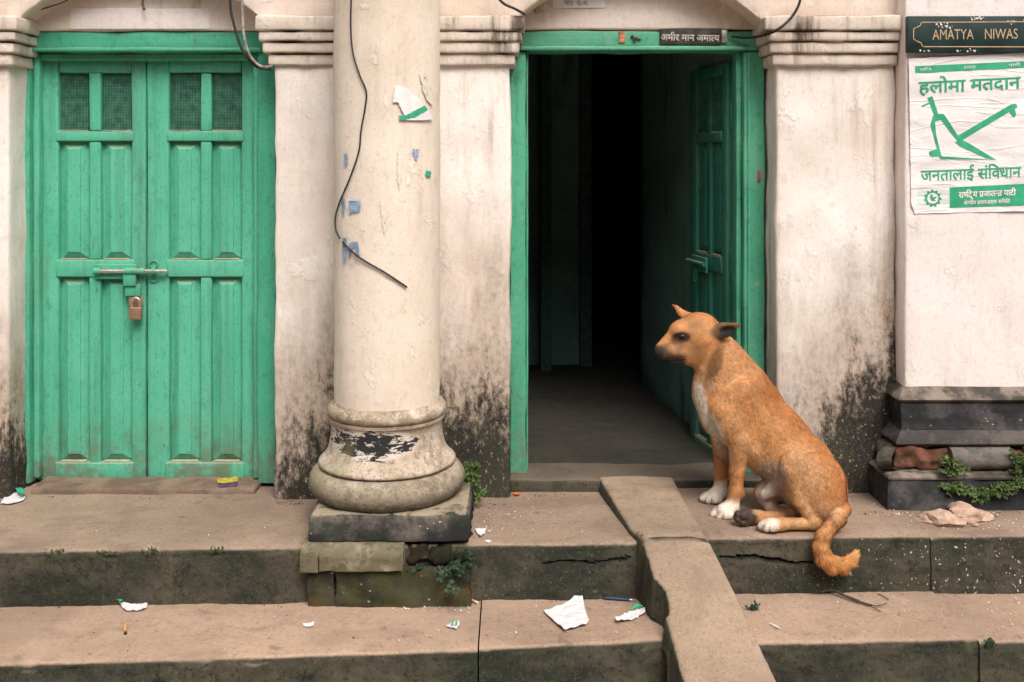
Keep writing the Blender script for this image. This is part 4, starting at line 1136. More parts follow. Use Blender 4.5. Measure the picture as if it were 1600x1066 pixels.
    # --- far foreleg
    cap((1128, 655, 3.395), (1128, 690, 3.408), 22, 15, .02, .9)
    cap((1126, 688, 3.408), (1127, 738, 3.410), 13.5, 10.5, .010, .9)
    cap((1127, 738, 3.410), (1125, 768, 3.408), 10.5, 10, .010, .95)
    cap((1124, 768, 3.408), (1113, 775, 3.402), 10.5, 9.5, .010, 1.2)
    for (ex, ey, ed, r) in ((1100, 775, 3.418, 6), (1099, 778, 3.402, 6.8), (1107, 781, 3.388, 6.8), (1119, 781, 3.378, 6.4)):
        cap((1116, 774, (ed + 3.402) / 2), (ex + 4, ey - 1, ed), 7, r, .006)
        ell((ex - 1, ey + 1, ed), 5.2, 4.8, 5, 0, .005)
    # --- near hind leg
    ell((1273, 754, 3.160), 47, 47, 24, R(-35), .014)
    cap((1282, 765, 3.160), (1240, 727, 3.136), 38, 21, .014, .62)
    cap((1240, 727, 3.140), (1243, 722, 3.138), 20, 19, .02, .7)
    cap((1236, 733, 3.140), (1251, 783, 3.140), 17, 11, .012, .8)
    cap((1251, 783, 3.140), (1267, 812, 3.142), 10.5, 9, .010, .9)
    cap((1271, 816, 3.142), (1275, 820, 3.142), 8.5, 7.5, .006)
    cap((1270, 818, 3.142), (1222, 819, 3.135), 9.5, 8.8, .008, 1.0)
    cap((1222, 819, 3.135), (1205, 820, 3.132), 10.2, 10.5, .008, 1.15)
    for (ex, ey, ed, r) in ((1192, 818, 3.150, 6), (1190, 822, 3.134, 7), (1197, 825, 3.120, 7.2), (1208, 825, 3.110, 6.6)):
        cap((1210, 819, (ed + 3.132) / 2), (ex + 3, ey - 1, ed), 8, r, .006)
        ell((ex - 1, ey + 1, ed), 5.4, 5.2, 5.2, 0, .005)
    ell((1290, 788, 3.165), 32, 25, 20, R(10), .025)                         # seat
    # --- far hind leg
    cap((1240, 752, 3.285), (1200, 770, 3.285), 30, 20, .025, .8)
    cap((1196, 774, 3.280), (1206, 795, 3.255), 14, 9, .012)
    cap((1204, 795, 3.255), (1236, 806, 3.225), 9, 8, .010)
    cap((1236, 806, 3.220), (1186, 808, 3.195), 8, 8.2, .008)
    cap((1186, 808, 3.195), (1166, 808, 3.186), 11, 12.5, .008, .8)
    for (ex, ey, ed, r) in ((1153, 803, 3.186, 5.6), (1151, 809, 3.182, 6), (1156, 815, 3.180, 6), (1166, 817, 3.178, 5.6)):
        cap((1168, 808, 3.184), (ex, ey, ed), 7, r, .005)
    ell((1163, 806, 3.168), 8, 7, 5, 0, .003); ell((1152, 804, 3.172), 3.6, 4, 4, 0, .002); ell((1152, 812, 3.170), 3.8, 4, 4, 0, .002); ell((1161, 817, 3.166), 4, 3.4, 4, 0, .002)
    cap((1187, 770, 3.285), (1196, 785, 3.265), 9, 6, .01)
    cap((1215, 760, 3.235), (1196, 772, 3.238), 13, 9, .016, .9)             # sheath
    # --- tail
    tl = [(1305, 782, 3.190, 14), (1317, 796, 3.155, 11), (1310, 810, 3.115, 10), (1297, 823, 3.072, 9.5), (1287, 838, 3.053, 9.5), (1283, 854, 3.048, 10), (1287, 869, 3.045, 10.5), (1298, 880, 3.045, 10.5), (1312, 884, 3.045, 9), (1326, 879, 3.045, 6.5), (1336, 868, 3.045, 3)]
    for a, b in zip(tl[:-1], tl[1:]): cap(a[:3], b[:3], a[3], b[3], .010, .95)
    # keep it standing on the step
    # --- surface nets
    f = fld; ins = f < 0
    c8 = [ins[i:ns[0] - 1 + i, j:ns[1] - 1 + j, k:ns[2] - 1 + k] for i in (0, 1) for j in (0, 1) for k in (0, 1)]
    cnt = sum(c.astype(np.int8) for c in c8); act = (cnt > 0) & (cnt < 8)
    idx = np.full(act.shape, -1, dtype=np.int64); ci = np.argwhere(act); idx[act] = np.arange(len(ci))
    acc = np.zeros((len(ci), 3)); w = np.zeros(len(ci))
    cor = [(i, j, k) for i in (0, 1) for j in (0, 1) for k in (0, 1)]
    fv = {c: f[ci[:, 0] + c[0], ci[:, 1] + c[1], ci[:, 2] + c[2]] for c in cor}
    for a in cor:
        for axs in range(3):
            if a[axs] == 0:
                b = list(a); b[axs] = 1; b = tuple(b)
                fa, fb = fv[a], fv[b]; cr = (fa < 0) != (fb < 0)
                t = np.where(cr, fa / np.where(cr, fa - fb, 1), 0)
                p = np.repeat(np.array([a], float), len(ci), 0); p[:, axs] = t
                acc += np.where(cr[:, None], p, 0); w += cr
    verts = mn + (ci + acc / w[:, None]) * H
    quads = []
    for axs in range(3):
        s0 = [slice(1, n - 1) for n in ns]; s0[axs] = slice(0, ns[axs] - 1); s1 = list(s0); s1[axs] = slice(1, ns[axs])
        a, b = ins[tuple(s0)], ins[tuple(s1)]
        e = np.argwhere(a != b); base = e.copy()
        for q in range(3):
            if q != axs: base[:, q] += 1
        u, v = (axs + 1) % 3, (axs + 2) % 3
        def cell(du, dv):
            c = base.copy(); c[:, u] -= du; c[:, v] -= dv; return idx[c[:, 0], c[:, 1], c[:, 2]]
        q4 = np.stack([cell(1, 1), cell(0, 1), cell(0, 0), cell(1, 0)], 1)
        flip = ~a[tuple(e.T)]
        q4[flip] = q4[flip][:, ::-1]
        quads.append(q4)
    quads = np.concatenate(quads)
    quads = quads[(quads >= 0).all(1)]
    # keep the biggest connected body
    # light smoothing
    nb = np.zeros((len(verts), 3)); nc = np.zeros(len(verts))
    for it in range(2):
        nb[:] = 0; nc[:] = 0
        for i in range(4):
            np.add.at(nb, quads[:, i], verts[quads[:, (i + 1) % 4]]); np.add.at(nc, quads[:, i], 1)
            np.add.at(nb, quads[:, i], verts[quads[:, (i - 1) % 4]]); np.add.at(nc, quads[:, i], 1)
        verts = verts * .5 + nb / np.maximum(nc, 1)[:, None] * .5
    me = bpy.data.meshes.new('dog'); me.from_pydata(verts.tolist(), [], quads.tolist()); me.update()
    bm = bmesh.new(); bm.from_mesh(me)
    seen = set(); best = []
    for v in bm.verts:
        if v in seen: continue
        st = [v]; isl = []; seen.add(v)
        while st:
            q = st.pop(); isl.append(q)
            for e in q.link_edges:
                o_ = e.other_vert(q)
                if o_ not in seen: seen.add(o_); st.append(o_)
        if len(isl) > len(best): best = isl
    bs = set(best); bmesh.ops.delete(bm, geom=[v for v in bm.verts if v not in bs], context='VERTS')
    bmesh.ops.recalc_face_normals(bm, faces=bm.faces); bm.to_mesh(me); bm.free()
    me.polygons.foreach_set('use_smooth', [True] * len(me.polygons)); me.update()
    n = len(me.vertices); co = np.empty(n * 3); me.vertices.foreach_get('co', co); co = co.reshape(-1, 3)
    no = np.empty(n * 3); me.vertex_normals.foreach_get('vector', no) if hasattr(me, 'vertex_normals') else None; no = no.reshape(-1, 3)

    # --- coat pattern, as patches of coloured hair; shade at neck and toes painted in
    def coat(p, nrm):
        px = CX + p[:, 0] / p[:, 1] * F; py = HY + (EC - p[:, 2]) / p[:, 1] * F; D = p[:, 1]
        nz = np.array([mnoise.fractal(Vector(q) * 14, .8, 2, 3) for q in p]); nf = np.array([mnoise.noise(Vector(q) * 60) for q in p])
        wob = 6 * nz
        c = np.tile(np.array([.46, .215, .086]), (len(p), 1))
        def blob(cx, cy, rx, ry, colr, st=1.0, soft=.5, ang=0.0, d0=0, d1=9):
            ca, sa = math.cos(ang), math.sin(ang)
            u = ((px - cx) * ca + (py - cy) * sa) / rx; v = (-(px - cx) * sa + (py - cy) * ca) / ry
            r = np.sqrt(u * u + v * v) + nz * .10
            m = np.clip((1 + soft / 2 - r) / soft, 0, 1); m = m * m * (3 - 2 * m) * st * ((D > d0) & (D < d1))
            c[:] = c * (1 - m[:, None]) + np.array(colr) * m[:, None]
        TAN, PALE, WHITE, DARK, RUST, GREY = (.46, .215, .086), (.54, .31, .155), (.66, .58, .50), (.035, .028, .024), (.38, .145, .045), (.30, .24, .20)
        blob(1255, 655, 95, 24, RUST, .75, 1.0, R(53)); blob(1185, 590, 50, 18, RUST, .55, 1.0, R(40)); blob(1205, 625, 32, 14, (.27, .09, .028), .6, .9, R(60))
        blob(1095, 495, 34, 14, RUST, .5, .9); blob(1320, 745, 20, 50, RUST, .6, .9)
        blob(1150, 570, 40, 40, PALE, .35, 1.0); blob(1150, 660, 34, 60, PALE, .35, 1.0)
        blob(1250, 745, 32, 50, PALE, .75, .9, R(-20)); blob(1285, 798, 34, 16, PALE, .9, .7); blob(1288, 808, 22, 6, (.56, .38, .22), .6, .8)
        blob(1240, 795, 40, 34, PALE, .55, .8); blob(1185, 725, 40, 22, PALE, .6, .9, R(45))
        blob(1205, 745, 24, 26, GREY, .8, .7); blob(1212, 778, 34, 18, GREY, .75, .7, 0, 3.17, 9)
        blob(1198, 776, 13, 14, WHITE, .75, 1.0, 0, 3.2, 9)
        # white bib
        blob(1095, 624, 10, 30, WHITE, .9, .8, R(-12)); blob(1111, 662, 11, 32, WHITE, .9, .8, R(-30)); blob(1128, 695, 9, 26, (.56, .44, .34), .8, .7, R(-25))
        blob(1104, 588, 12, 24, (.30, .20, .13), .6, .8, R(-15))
        blob(1116, 566, 10, 32, (.15, .065, .026), .85, .8, R(18)); blob(1170, 640, 14, 46, (.40, .165, .055), .6, 1.0, R(-20))              # shadow between cheek and neck, painted into the coat colour
        # face
        blob(1036, 557, 34, 19, (.13, .072, .043), .92, .65); blob(1046, 566, 26, 8, (.042, .034, .030), .97, .45); blob(1055, 564, 17, 1.6, (.012, .010, .010), 1, .6, R(-8)); blob(1034, 556, 16, 12, (.060, .045, .036), .8, .8); blob(1027, 552, 11, 12, DARK, .95, .6)
        blob(1060, 545, 16, 9, PALE, .5, .9); blob(1085, 548, 18, 12, PALE, .65, .9); blob(1078, 556, 8, 6, (.56, .36, .20), .4, 1.0)
        blob(1064, 527, 14, 8, DARK, .96, .5); blob(1056, 532, 10, 7, (.13, .065, .038), .75, .9); blob(1062, 540, 7, 10, (.22, .11, .05), .6, 1.0); blob(1095, 552, 16, 18, (.30, .13, .045), .5, 1.0); blob(1085, 504, 17, 9, (.30, .18, .10), .5, 1.0)
        # ears
        blob(1136, 516, 27, 17, (.11, .066, .038), .92, .4, R(-12), 0, 3.315); blob(1136, 518, 15, 7, (.015, .012, .012), 1, .5, R(-12), 0, 3.31)
        blob(1103, 516, 4, 9, (.36, .25, .16), .3, 1.0, 0, 0, 3.32); blob(1050, 478, 5, 4, (.16, .07, .03), .8, .8)
        # socks and pads
        def sock(y0, y1, d0, d1, x0, x1):
            m = np.clip((py + wob * .8 - y0) / (y1 - y0), 0, 1) * ((D > d0) & (D < d1) & (px > x0) & (px < x1))
            c[:] = c * (1 - m[:, None]) + np.array(WHITE) * m[:, None]
        sock(776, 790, 3.20, 3.31, 1100, 1156); sock(748, 758, 3.355, 3.5, 1085, 1140)
        blob(1150, 735, 13, 26, (.43, .20, .075), .5, .8, 0, 3.2, 3.34)
        blob(1196, 821, 24, 15, WHITE, .95, .5, 0, 3.0, 3.165); blob(1255, 822, 34, 9, (.56, .33, .16), .7, .8, 0, 3.0, 3.165)
        blob(1121, 806, 1.4, 6, (.16, .12, .09), .8, .8, R(20), 3.2, 3.31); blob(1131, 808, 1.4, 6, (.16, .12, .09), .8, .8, R(10), 3.2, 3.31); blob(1194, 824, 1.4, 6, (.16, .12, .09), .8, .8, R(20), 3.0, 3.165); blob(1203, 827, 1.4, 6, (.16, .12, .09), .8, .8, R(10), 3.0, 3.165); blob(1103, 781, 1.3, 6, (.16, .12, .09), .8, .8, R(20), 3.34, 3.5); blob(1112, 783, 1.3, 6, (.16, .12, .09), .8, .8, R(10), 3.34, 3.5)  # shade in the gaps between the toes, painted as dark lines
        blob(1163, 808, 21, 14, (.040, .034, .033), .95, .4, 0, 3.1, 3.2); blob(1186, 800, 9, 5, (.45, .30, .18), .6, .8, 0, 3.1, 3.22)
        blob(1302, 878, 40, 16, (.55, .25, .075), .6, .9); blob(1336, 868, 10, 12, (.60, .33, .13), .7, .8); blob(1285, 842, 10, 24, (.52, .24, .08), .5, .9)
        c *= (1 + .16 * nz + .16 * nf)[:, None]
        return np.clip(c * 1.22, .004, .9), px, py, D
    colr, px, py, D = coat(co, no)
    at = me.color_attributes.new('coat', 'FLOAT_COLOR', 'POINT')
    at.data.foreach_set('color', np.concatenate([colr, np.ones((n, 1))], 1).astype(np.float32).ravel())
    m = M('dog_coat', .75, .2)
    a = m.node('ShaderNodeVertexColor'); a.layer_name = 'coat'
    fn = m.noise(260, 3, .6); 
    m_coat = m.done(m.mix(m.ss(fn, .35, .7, 0, .35), a.outputs['Color'], m.mix(.5, a.outputs['Color'], (.10, .05, .02), 'MULTIPLY')), normal=m.bump(m.noise(170, 4, .6), .25, .002))
    dog = link('dog', me, m_coat)
    tag(dog, 'tan dog with white paws sitting on the step beside the open doorway', 'dog')

    # --- hair: short blades lying along the coat
    me.calc_loop_triangles()
    tri = np.empty(len(me.loop_triangles) * 3, dtype=np.int32); me.loop_triangles.foreach_get('vertices', tri); tri = tri.reshape(-1, 3)
    A_, B_, C_ = co[tri[:, 0]], co[tri[:, 1]], co[tri[:, 2]]
    area = np.linalg.norm(np.cross(B_ - A_, C_ - A_), axis=1) * .5
    tm = (px[tri[:, 0]] + px[tri[:, 1]]) * .5; ty = (py[tri[:, 0]] + py[tri[:, 1]]) * .5; td = (D[tri[:, 0]] + D[tri[:, 1]]) * .5
    istail = ((td < 3.125) & (ty > 800) & (tm > 1268)) | ((tm > 1290) & (ty > 800) & (td < 3.14))
    dens = area * np.where(istail, 2.2, 1.0)
    NB = 120000
    pick = rng.choice(len(tri), NB, p=dens / dens.sum())
    u = rng.random(NB); v = rng.random(NB); fl = u + v > 1; u[fl] = 1 - u[fl]; v[fl] = 1 - v[fl]
    root = A_[pick] * (1 - u - v)[:, None] + B_[pick] * u[:, None] + C_[pick] * v[:, None]
    rn = no[tri[pick, 0]] * (1 - u - v)[:, None] + no[tri[pick, 1]] * u[:, None] + no[tri[pick, 2]] * v[:, None]
    rn /= np.linalg.norm(rn, axis=1)[:, None] + 1e-9
    rc, rpx, rpy, rD = coat(root, rn)
    flow = [((1030, 550, 3.34), (1100, 530, 3.34)), ((1100, 530, 3.34), (1150, 600, 3.34)), ((1150, 600, 3.34), (1212, 690, 3.28)), ((1212, 690, 3.28), (1300, 790, 3.2)),
            ((1152, 680, 3.29), (1148, 790, 3.28)), ((1127, 680, 3.41), (1122, 770, 3.4)), ((1148, 790, 3.28), (1115, 806, 3.27)), ((1122, 768, 3.4), (1097, 784, 3.4)),
            ((1245, 725, 3.12), (1290, 790, 3.12)), ((1238, 740, 3.12), (1258, 800, 3.13)), ((1275, 820, 3.14), (1188, 822, 3.13)), ((1108, 608, 3.35), (1128, 690, 3.35)),
            ((1110, 519, 3.3), (1156, 508, 3.28)), ((1215, 745, 3.28), (1196, 790, 3.27))] + [(a[:3], b[:3]) for a, b in zip(tl[1:-1], tl[2:])]
    best = np.full(NB, 9.0); dr = np.zeros((NB, 3))
    for a, b in flow:
        A, Bq = V3(*a), V3(*b); ba = Bq - A; t = np.clip((root - A) @ ba / (ba @ ba), 0, 1)
        d = np.linalg.norm(root - A - t[:, None] * ba, axis=1); k = d < best
        best[k] = d[k]; dr[k] = ba / np.linalg.norm(ba)
    dr += rng.normal(0, .20, (NB, 3)); dr += .55 * np.array([tuple(mnoise.noise_vector(Vector(q) * 13)) for q in root])
    dr -= (dr * rn).sum(1)[:, None] * rn; dr /= np.linalg.norm(dr, axis=1)[:, None] + 1e-9
    tail = ((rD < 3.125) & (rpy > 806) & (rpx > 1272))
    headm = (rpx < 1112) & (rpy < 575); paw = ((rpy > 760) & (rpx < 1216)); ear = (rpx > 1104) & (rpx < 1160) & (rpy < 534) & (rD < 3.31); pads = (rpx < 1183) & (rpx > 1143) & (rpy > 793) & (rD < 3.2)
    ln = np.full(NB, .0108); ln[headm] = .0042; ln[paw] = .006; ln[tail] = .014; ln[ear] = .005; ln[(rpx > 1120) & (rpx < 1215) & (rpy > 535) & (rpy < 640)] = .0125
    tip = np.clip((rpy - 850) / 30, 0, 1) * tail; ln += .008 * tip
    ln *= rng.uniform(.6, 1.25, NB)
    keep = ~pads; root, rn, rc, dr, ln, tail = root[keep], rn[keep], rc[keep], dr[keep], ln[keep], tail[keep]; NB = len(root)
    lift = np.where(tail, .34, .13) * rng.uniform(.5, 1.4, NB)
    mid = root + dr * (ln * .55)[:, None] + rn * (ln * lift * .75)[:, None]
    end = root + dr * ln[:, None] + rn * (ln * lift * .9)[:, None]
    side = np.cross(dr, rn); wd = np.where(tail, .0011, .0009)[:, None]
    root = root - rn * .001
    vv = np.stack([root - side * wd, root + side * wd, mid + side * wd * .7, mid - side * wd * .7, end], 1).reshape(-1, 3)
    b5 = np.arange(NB) * 5
    fm = bpy.data.meshes.new('fur')
    fm.vertices.add(NB * 5); fm.vertices.foreach_set('co', vv.ravel())
    loops = np.stack([b5, b5 + 1, b5 + 2, b5 + 3, b5 + 3, b5 + 2, b5 + 4], 1).ravel()
    fm.loops.add(NB * 7); fm.loops.foreach_set('vertex_index', loops.astype(np.int32))
    fm.polygons.add(NB * 2); stt = np.stack([np.arange(NB) * 7, np.arange(NB) * 7 + 4], 1).ravel()
    fm.polygons.foreach_set('loop_start', stt.astype(np.int32))
    fm.update(calc_edges=True); fm.validate()
    fm.polygons.foreach_set('use_smooth', [True] * len(fm.polygons))
    nn = rn + rng.normal(0, .16, rn.shape); nn /= np.linalg.norm(nn, axis=1)[:, None]
    fm.normals_split_custom_set_from_vertices(np.repeat(nn, 5, 0).tolist())
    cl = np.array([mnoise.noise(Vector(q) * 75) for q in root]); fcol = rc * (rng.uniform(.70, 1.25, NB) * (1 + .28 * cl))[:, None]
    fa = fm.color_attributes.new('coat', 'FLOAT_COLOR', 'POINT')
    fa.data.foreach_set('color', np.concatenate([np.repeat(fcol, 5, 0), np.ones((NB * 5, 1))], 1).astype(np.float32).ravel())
    m = M('dog_hair', .6, .25); a = m.node('ShaderNodeVertexColor'); a.layer_name = 'coat'
    mh = m.done(a.outputs['Color'])
    fur = link('fur', fm, mh, dog); tag(fur, kind='stuff')

    # --- eye, nose, claws
    bvh = BVHTree.FromPolygons([Vector(q) for q in co], [tuple(p.vertices) for p in me.polygons])
    cam_p = Vector((0, 0, EC))
    def hit(px_, py_):
        d = (P(px_, py_, 3.0) - cam_p).normalized(); h = bvh.ray_cast(cam_p, d)
        return h[0], h[1]
    h, nr = hit(1066, 527)
    bm = bmesh.new(); ball(bm, h - nr * .0035, .0145, .0085, .0100, 20, 14)
    obj('eye', bm, plain('dark_eye', (.012, .008, .006), .32, 0, .2, 30, .4), dog)
    bm = bmesh.new()
    ball(bm, P(1026.5, 549, 3.342), .0095, .0135, .0090, 20, 14)
    for v in bm.verts: v.co += Vector((0, 0, fbm(v.co, 90) * .0008))
    obj('nose', bm, plain('wet_black_nose', (.018, .017, .019), .35, 0, .3, 200, .5), dog)
    m_claw = plain('dark_claw', (.10, .075, .06), .5)
    for (qx, qy, qd) in ((1110, 804, 3.272), (1118, 810, 3.250), (1131, 810, 3.238), (1093, 780, 3.40), (1101, 785, 3.385), (1183, 824, 3.133), (1190, 829, 3.117), (1203, 830, 3.106)):
        bm = bmesh.new(); tube(bm, [P(qx + 4, qy - 1.5, qd + .003), P(qx, qy, qd), P(qx - 3, qy + 2.2, qd)], [.0032, .0026, .0006], 8)
        obj('claw', bm, m_claw, dog)
    return dog
build_dog()
# ------------------------------------------------------------------ litter on the steps
def scrap(name, label, pts, z, D, mat, h=.012, group=None, seed=0, lift=None, cat='paper scrap', th=.0008):
    """a crumpled sheet lying on the step: photo outline laid on the plane at height z, lifted by creases"""
    g = [G(px, py, z) for px, py in pts]
    cx_ = sum(p.x for p in g) / len(g); cy_ = sum(p.y for p in g) / len(g)
    bm = bmesh.new(); f = bm.faces.new([bm.verts.new(p) for p in g]); f.normal_update()
    bmesh.ops.triangulate(bm, faces=bm.faces[:])
    for _ in range(3): bmesh.ops.subdivide_edges(bm, edges=bm.edges[:], cuts=1, use_grid_fill=True)
    size = max((p - Vector((cx_, cy_, z))).length for p in g)
    for v in bm.verts:
        d = (Vector((v.co.x, v.co.y)) - Vector((cx_, cy_))).length / size
        q = Vector((v.co.x, v.co.y, seed))
        v.co.z = z + .002 + h * (d * d) * (0.35 + .65 * abs(mnoise.noise(q * (2.2 / size)))) + abs(mnoise.noise(q * (5 / size))) * h * .35 + (lift(v.co) if lift else 0)
    r = bmesh.ops.extrude_face_region(bm, geom=bm.faces[:]); 
    for v in [e for e in r['geom'] if isinstance(e, bmesh.types.BMVert)]: v.co.z += th
    o = obj(name, bm, mat, smooth=False)
    return tag(o, label, cat, group)
ZA, ZB, ZC, ZL, ZM, ZR = .361, .366, .381, .191, .193, .207
m_scrap = plain('litter_paper', (.66, .635, .65), .85, 0, .05, 20)
a = scrap('paper_scrap', 'large torn white paper scrap on the lower step left of the ramp', [(850, 958), (884, 946), (908, 930), (911, 940), (914, 955), (921, 974), (915, 979), (892, 985), (882, 988), (862, 970)], ZM, 0, m_scrap, .022, seed=1)
a = scrap('paper_scrap', 'curled white paper with a green edge beside the ramp', [(961, 971), (985, 958), (1008, 956), (1008, 962), (990, 970), (964, 977)], ZM, 0, m_scrap, .026, seed=2)
bm = bmesh.new(); tube(bm, [G(986, 959, ZM) + Vector((0, 0, .012)), G(995, 957, ZM) + Vector((0, 0, .022)), G(1004, 957, ZM) + Vector((0, 0, .018))], [.003, .0065, .003], 8); obj('green_edge', bm, m_pgreen, a)
a = scrap('paper_scrap', 'white paper scrap with a green corner under the closed green door', [(1, 789), (8, 776), (22, 768), (40, 778), (36, 784), (18, 790)], ZA, 0, m_scrap, .016, seed=3)
bm = bmesh.new(); poly(bm, [(24, 772), (34, 771), (41, 778), (34, 782), (28, 778)], lambda x, y: G(x, y, ZA) + Vector((0, -.002, .022))); obj('green_corner', bm, m_pgreen, a)
a = scrap('paper_scrap', 'white boat shaped paper with a green tip on the long lower step', [(183, 944), (205, 946), (222, 943), (231, 944), (229, 953), (218, 957), (196, 957)], ZL, 0, m_scrap, .020, seed=4)
bm = bmesh.new(); poly(bm, [(175, 937), (181, 938), (192, 947), (188, 950), (181, 945)], lambda x, y: G(x, y, ZL) + Vector((0, 0, .018))); obj('green_tip', bm, m_pgreen, a)
scrap('paper_scrap', 'tiny white paper bit alone on the long lower step', [(473, 977), (480, 976), (491, 974), (490, 980), (482, 982), (474, 980)], ZL, 0, m_scrap, .006, seed=5)
a = scrap('paper_scrap', 'tiny green striped paper triangle near the open crack', [(697, 981), (706, 975), (717, 973), (718, 978), (713, 985)], ZL, 0, m_scrap, .006, seed=6)
bm = bmesh.new()
for x in (706, 712): poly(bm, [(x, 976), (x + 3, 975.3), (x + 2.5, 982), (x - .5, 981)], lambda x_, y_: G(x_, y_, ZL) + Vector((0, 0, .010)))
obj('green_stripe', bm, m_pgreen, a)
scrap('paper_scrap', 'small flat white paper against the column footing, left one', [(605, 940), (622, 937), (638, 941), (628, 947), (612, 945)], ZL, 0, m_scrap, .004, seed=7)
scrap('paper_scrap', 'small bright paper strip against the column footing, right one', [(648, 939), (660, 938), (667, 941), (664, 945), (650, 942)], ZL, 0, m_scrap, .006, seed=8)
scrap('paper_scrap', 'small folded white scrap on the upper step right of the column', [(742, 829), (749, 828), (760, 828), (757, 836), (750, 841), (746, 835)], ZB, 0, m_scrap, .010, seed=9)
scrap('paper_scrap', 'white paper sliver near the step edge right of the column', [(757, 846), (763, 845), (768, 847), (763, 850)], ZB - .003, 0, m_scrap, .003, seed=10)
scrap('paper_scrap', 'white paper corner standing up on the street below the steps', [(982, 1092), (990, 1068), (997, 1056), (1003, 1066), (1006, 1088)], .004, 0, m_scrap, .03, seed=11)
m_yel = plain('yellow_foil', (.55, .42, .03), .4, 0, .3, 60); m_pur = plain('purple_foil', (.10, .05, .12), .4, 0, .3, 60)
a = scrap('wrapper', 'crumpled yellow and purple wrapper on the sill of the closed door', [(339, 751), (352, 749), (371, 748), (372, 755), (355, 757), (340, 757)], .381, 0, m_yel, .008, seed=12, cat='wrapper')
bm = bmesh.new(); poly(bm, [(340, 757.5), (355, 757.5), (372, 755.5), (371, 761), (342, 763)], lambda x, y: G(x, y, .381) + Vector((0, 0, .007 * max(0, (763 - y) / 6)))); obj('purple_side', bm, m_pur, a)
scrap('wrapper', 'tiny orange wrapper bit in the corner of the open doorway', [(800, 774), (806, 771), (813, 772), (811, 776)], ZB, 0, plain('orange_bit', (.55, .13, .02), .6), .008, seed=13, cat='wrapper')

def stick(name, label, cat, p0, p1, r, mat, tip=None, group=None):
    bm = bmesh.new(); d = p1 - p0
    tube(bm, [p0, p0 + d * .33 + Vector((0, 0, r * .15)), p0 + d * .66, p1], r, 10)
    o = obj(name, bm, mat); tag(o, label, cat, group)
    if tip:
        bm = bmesh.new(); tube(bm, [p1 - d * .0, p1 + d * tip[0]], r * 1.02, 10); obj('tip', bm, tip[1], o)
    return o
m_butt = plain('cork_filter', (.50, .26, .08), .85, 0, .2, 120)
m_ash = plain('burnt_end', (.05, .04, .035), .9)
m_cig = plain('cigarette_paper', (.70, .66, .60), .9)
stick('cigarette_butt', 'orange cigarette butt standing on the long lower step', 'cigarette butt', G(195, 985, ZL) + Vector((0, 0, .016)), G(196, 990, ZL) + Vector((0, 0, .004)), .0042, m_butt, (.25, m_ash))
stick('cigarette_butt', 'cigarette butt lying at the right foot of the column footing', 'cigarette butt', G(731, 938, ZL) + Vector((0, 0, .005)), G(743, 943, ZL) + Vector((0, 0, .005)), .0042, m_butt, (.3, m_cig))
stick('pen', 'dark blue pen lying at the foot of the riser beside the ramp', 'pen', G(944, 937, ZM) + Vector((0, 0, .005)), G(984, 940, ZM) + Vector((0, 0, .005)), .0042, plain('blue_plastic', (.03, .05, .12), .35), (.10, m_steel))
stick('paper_stick', 'thin white stick on the lower step right of the ramp', 'stick', G(1203, 976, ZR) + Vector((0, 0, .003)), G(1218, 983, ZR) + Vector((0, 0, .003)), .0022, m_white)

m_twig = plain('dry_twig', (.070, .052, .042), .9, 0, .3, 90)
bm = bmesh.new()
def gp(px, py, z, up=.004): return G(px, py, z) + Vector((0, 0, up))
tube(bm, catmull([gp(1280, 927, ZR, .005), gp(1302, 930, ZR, .014), gp(1320, 936, ZR, .010), gp(1345, 944, ZR, .006), gp(1362, 948, ZR, .004)], 5), [.003] * 6 + [.0046] * 9 + [.003] * 6, 7)
tube(bm, catmull([gp(1355, 946, ZR), gp(1370, 950, ZR, .006), gp(1386, 949, ZR, .012)], 4), .0015, 6); tube(bm, catmull([gp(1350, 945, ZR), gp(1366, 953, ZR, .005), gp(1376, 957, ZR, .003)], 4), .0014, 6)
tube(bm, catmull([gp(1296, 929, ZR, .012), gp(1284, 929, ZR, .02), gp(1274, 932, ZR, .012)], 4), .0014, 6); tube(bm, catmull([gp(1318, 936, ZR, .01), gp(1308, 926, ZR, .02), gp(1290, 924, ZR, .02)], 4), .0013, 6)
tag(obj('twig', bm, m_twig), 'dark forked twig on the lower step under the dog', 'twig')
bm = bmesh.new(); tube(bm, catmull([gp(1372, 930, ZR), gp(1380, 934, ZR, .005), gp(1388, 939, ZR)], 4), .0014, 6)
tag(obj('twig', bm, m_twig), 'short thin twig to the right of the forked one', 'twig')

# brick fragments
m_frag = plain('pale_brick_fragment', (.46, .31, .235), .95, 0, .18, 45)
def chunk(label, px, py, w, d, h, rot, seed):
    c = G(px, py, ZC - .002); bm = bmesh.new(); bmesh.ops.create_icosphere(bm, subdivisions=4, radius=1)
    R_ = Matrix.Rotation(rot, 3, 'Z'); rr = random.Random(seed)
    cuts = [(Vector((rr.uniform(-1, 1), rr.uniform(-1, 1), rr.uniform(-.3, 1))).normalized(), rr.uniform(.55, .8)) for _ in range(9)]
    for v in bm.verts:
        p = v.co.copy()
        for n_, k in cuts:
            t = p.dot(n_) - k
            if t > 0: p -= n_ * t
        p += p.normalized() * fbm(p + Vector((seed, 0, 0)), 2.2) * .10 + p.normalized() * fbm(p + Vector((seed, 5, 0)), 9) * .025
        p = Vector((p.x * w, p.y * d, p.z * h)); p = R_ @ p
        v.co = c + Vector((0, 0, h * .62)) + p
        if v.co.z < ZC - .003: v.co.z = ZC - .003
    return tag(obj('brick_fragment', bm, m_frag), label, 'brick fragment', 'broken brick pieces on the right end of the step')
chunk('brick fragment at the left of the heap, flat and dark edged', 1458, 813, .055, .045, .015, .3, 3)
chunk('front brick fragment with the pale broken face', 1478, 818, .062, .058, .027, -.3, 5)
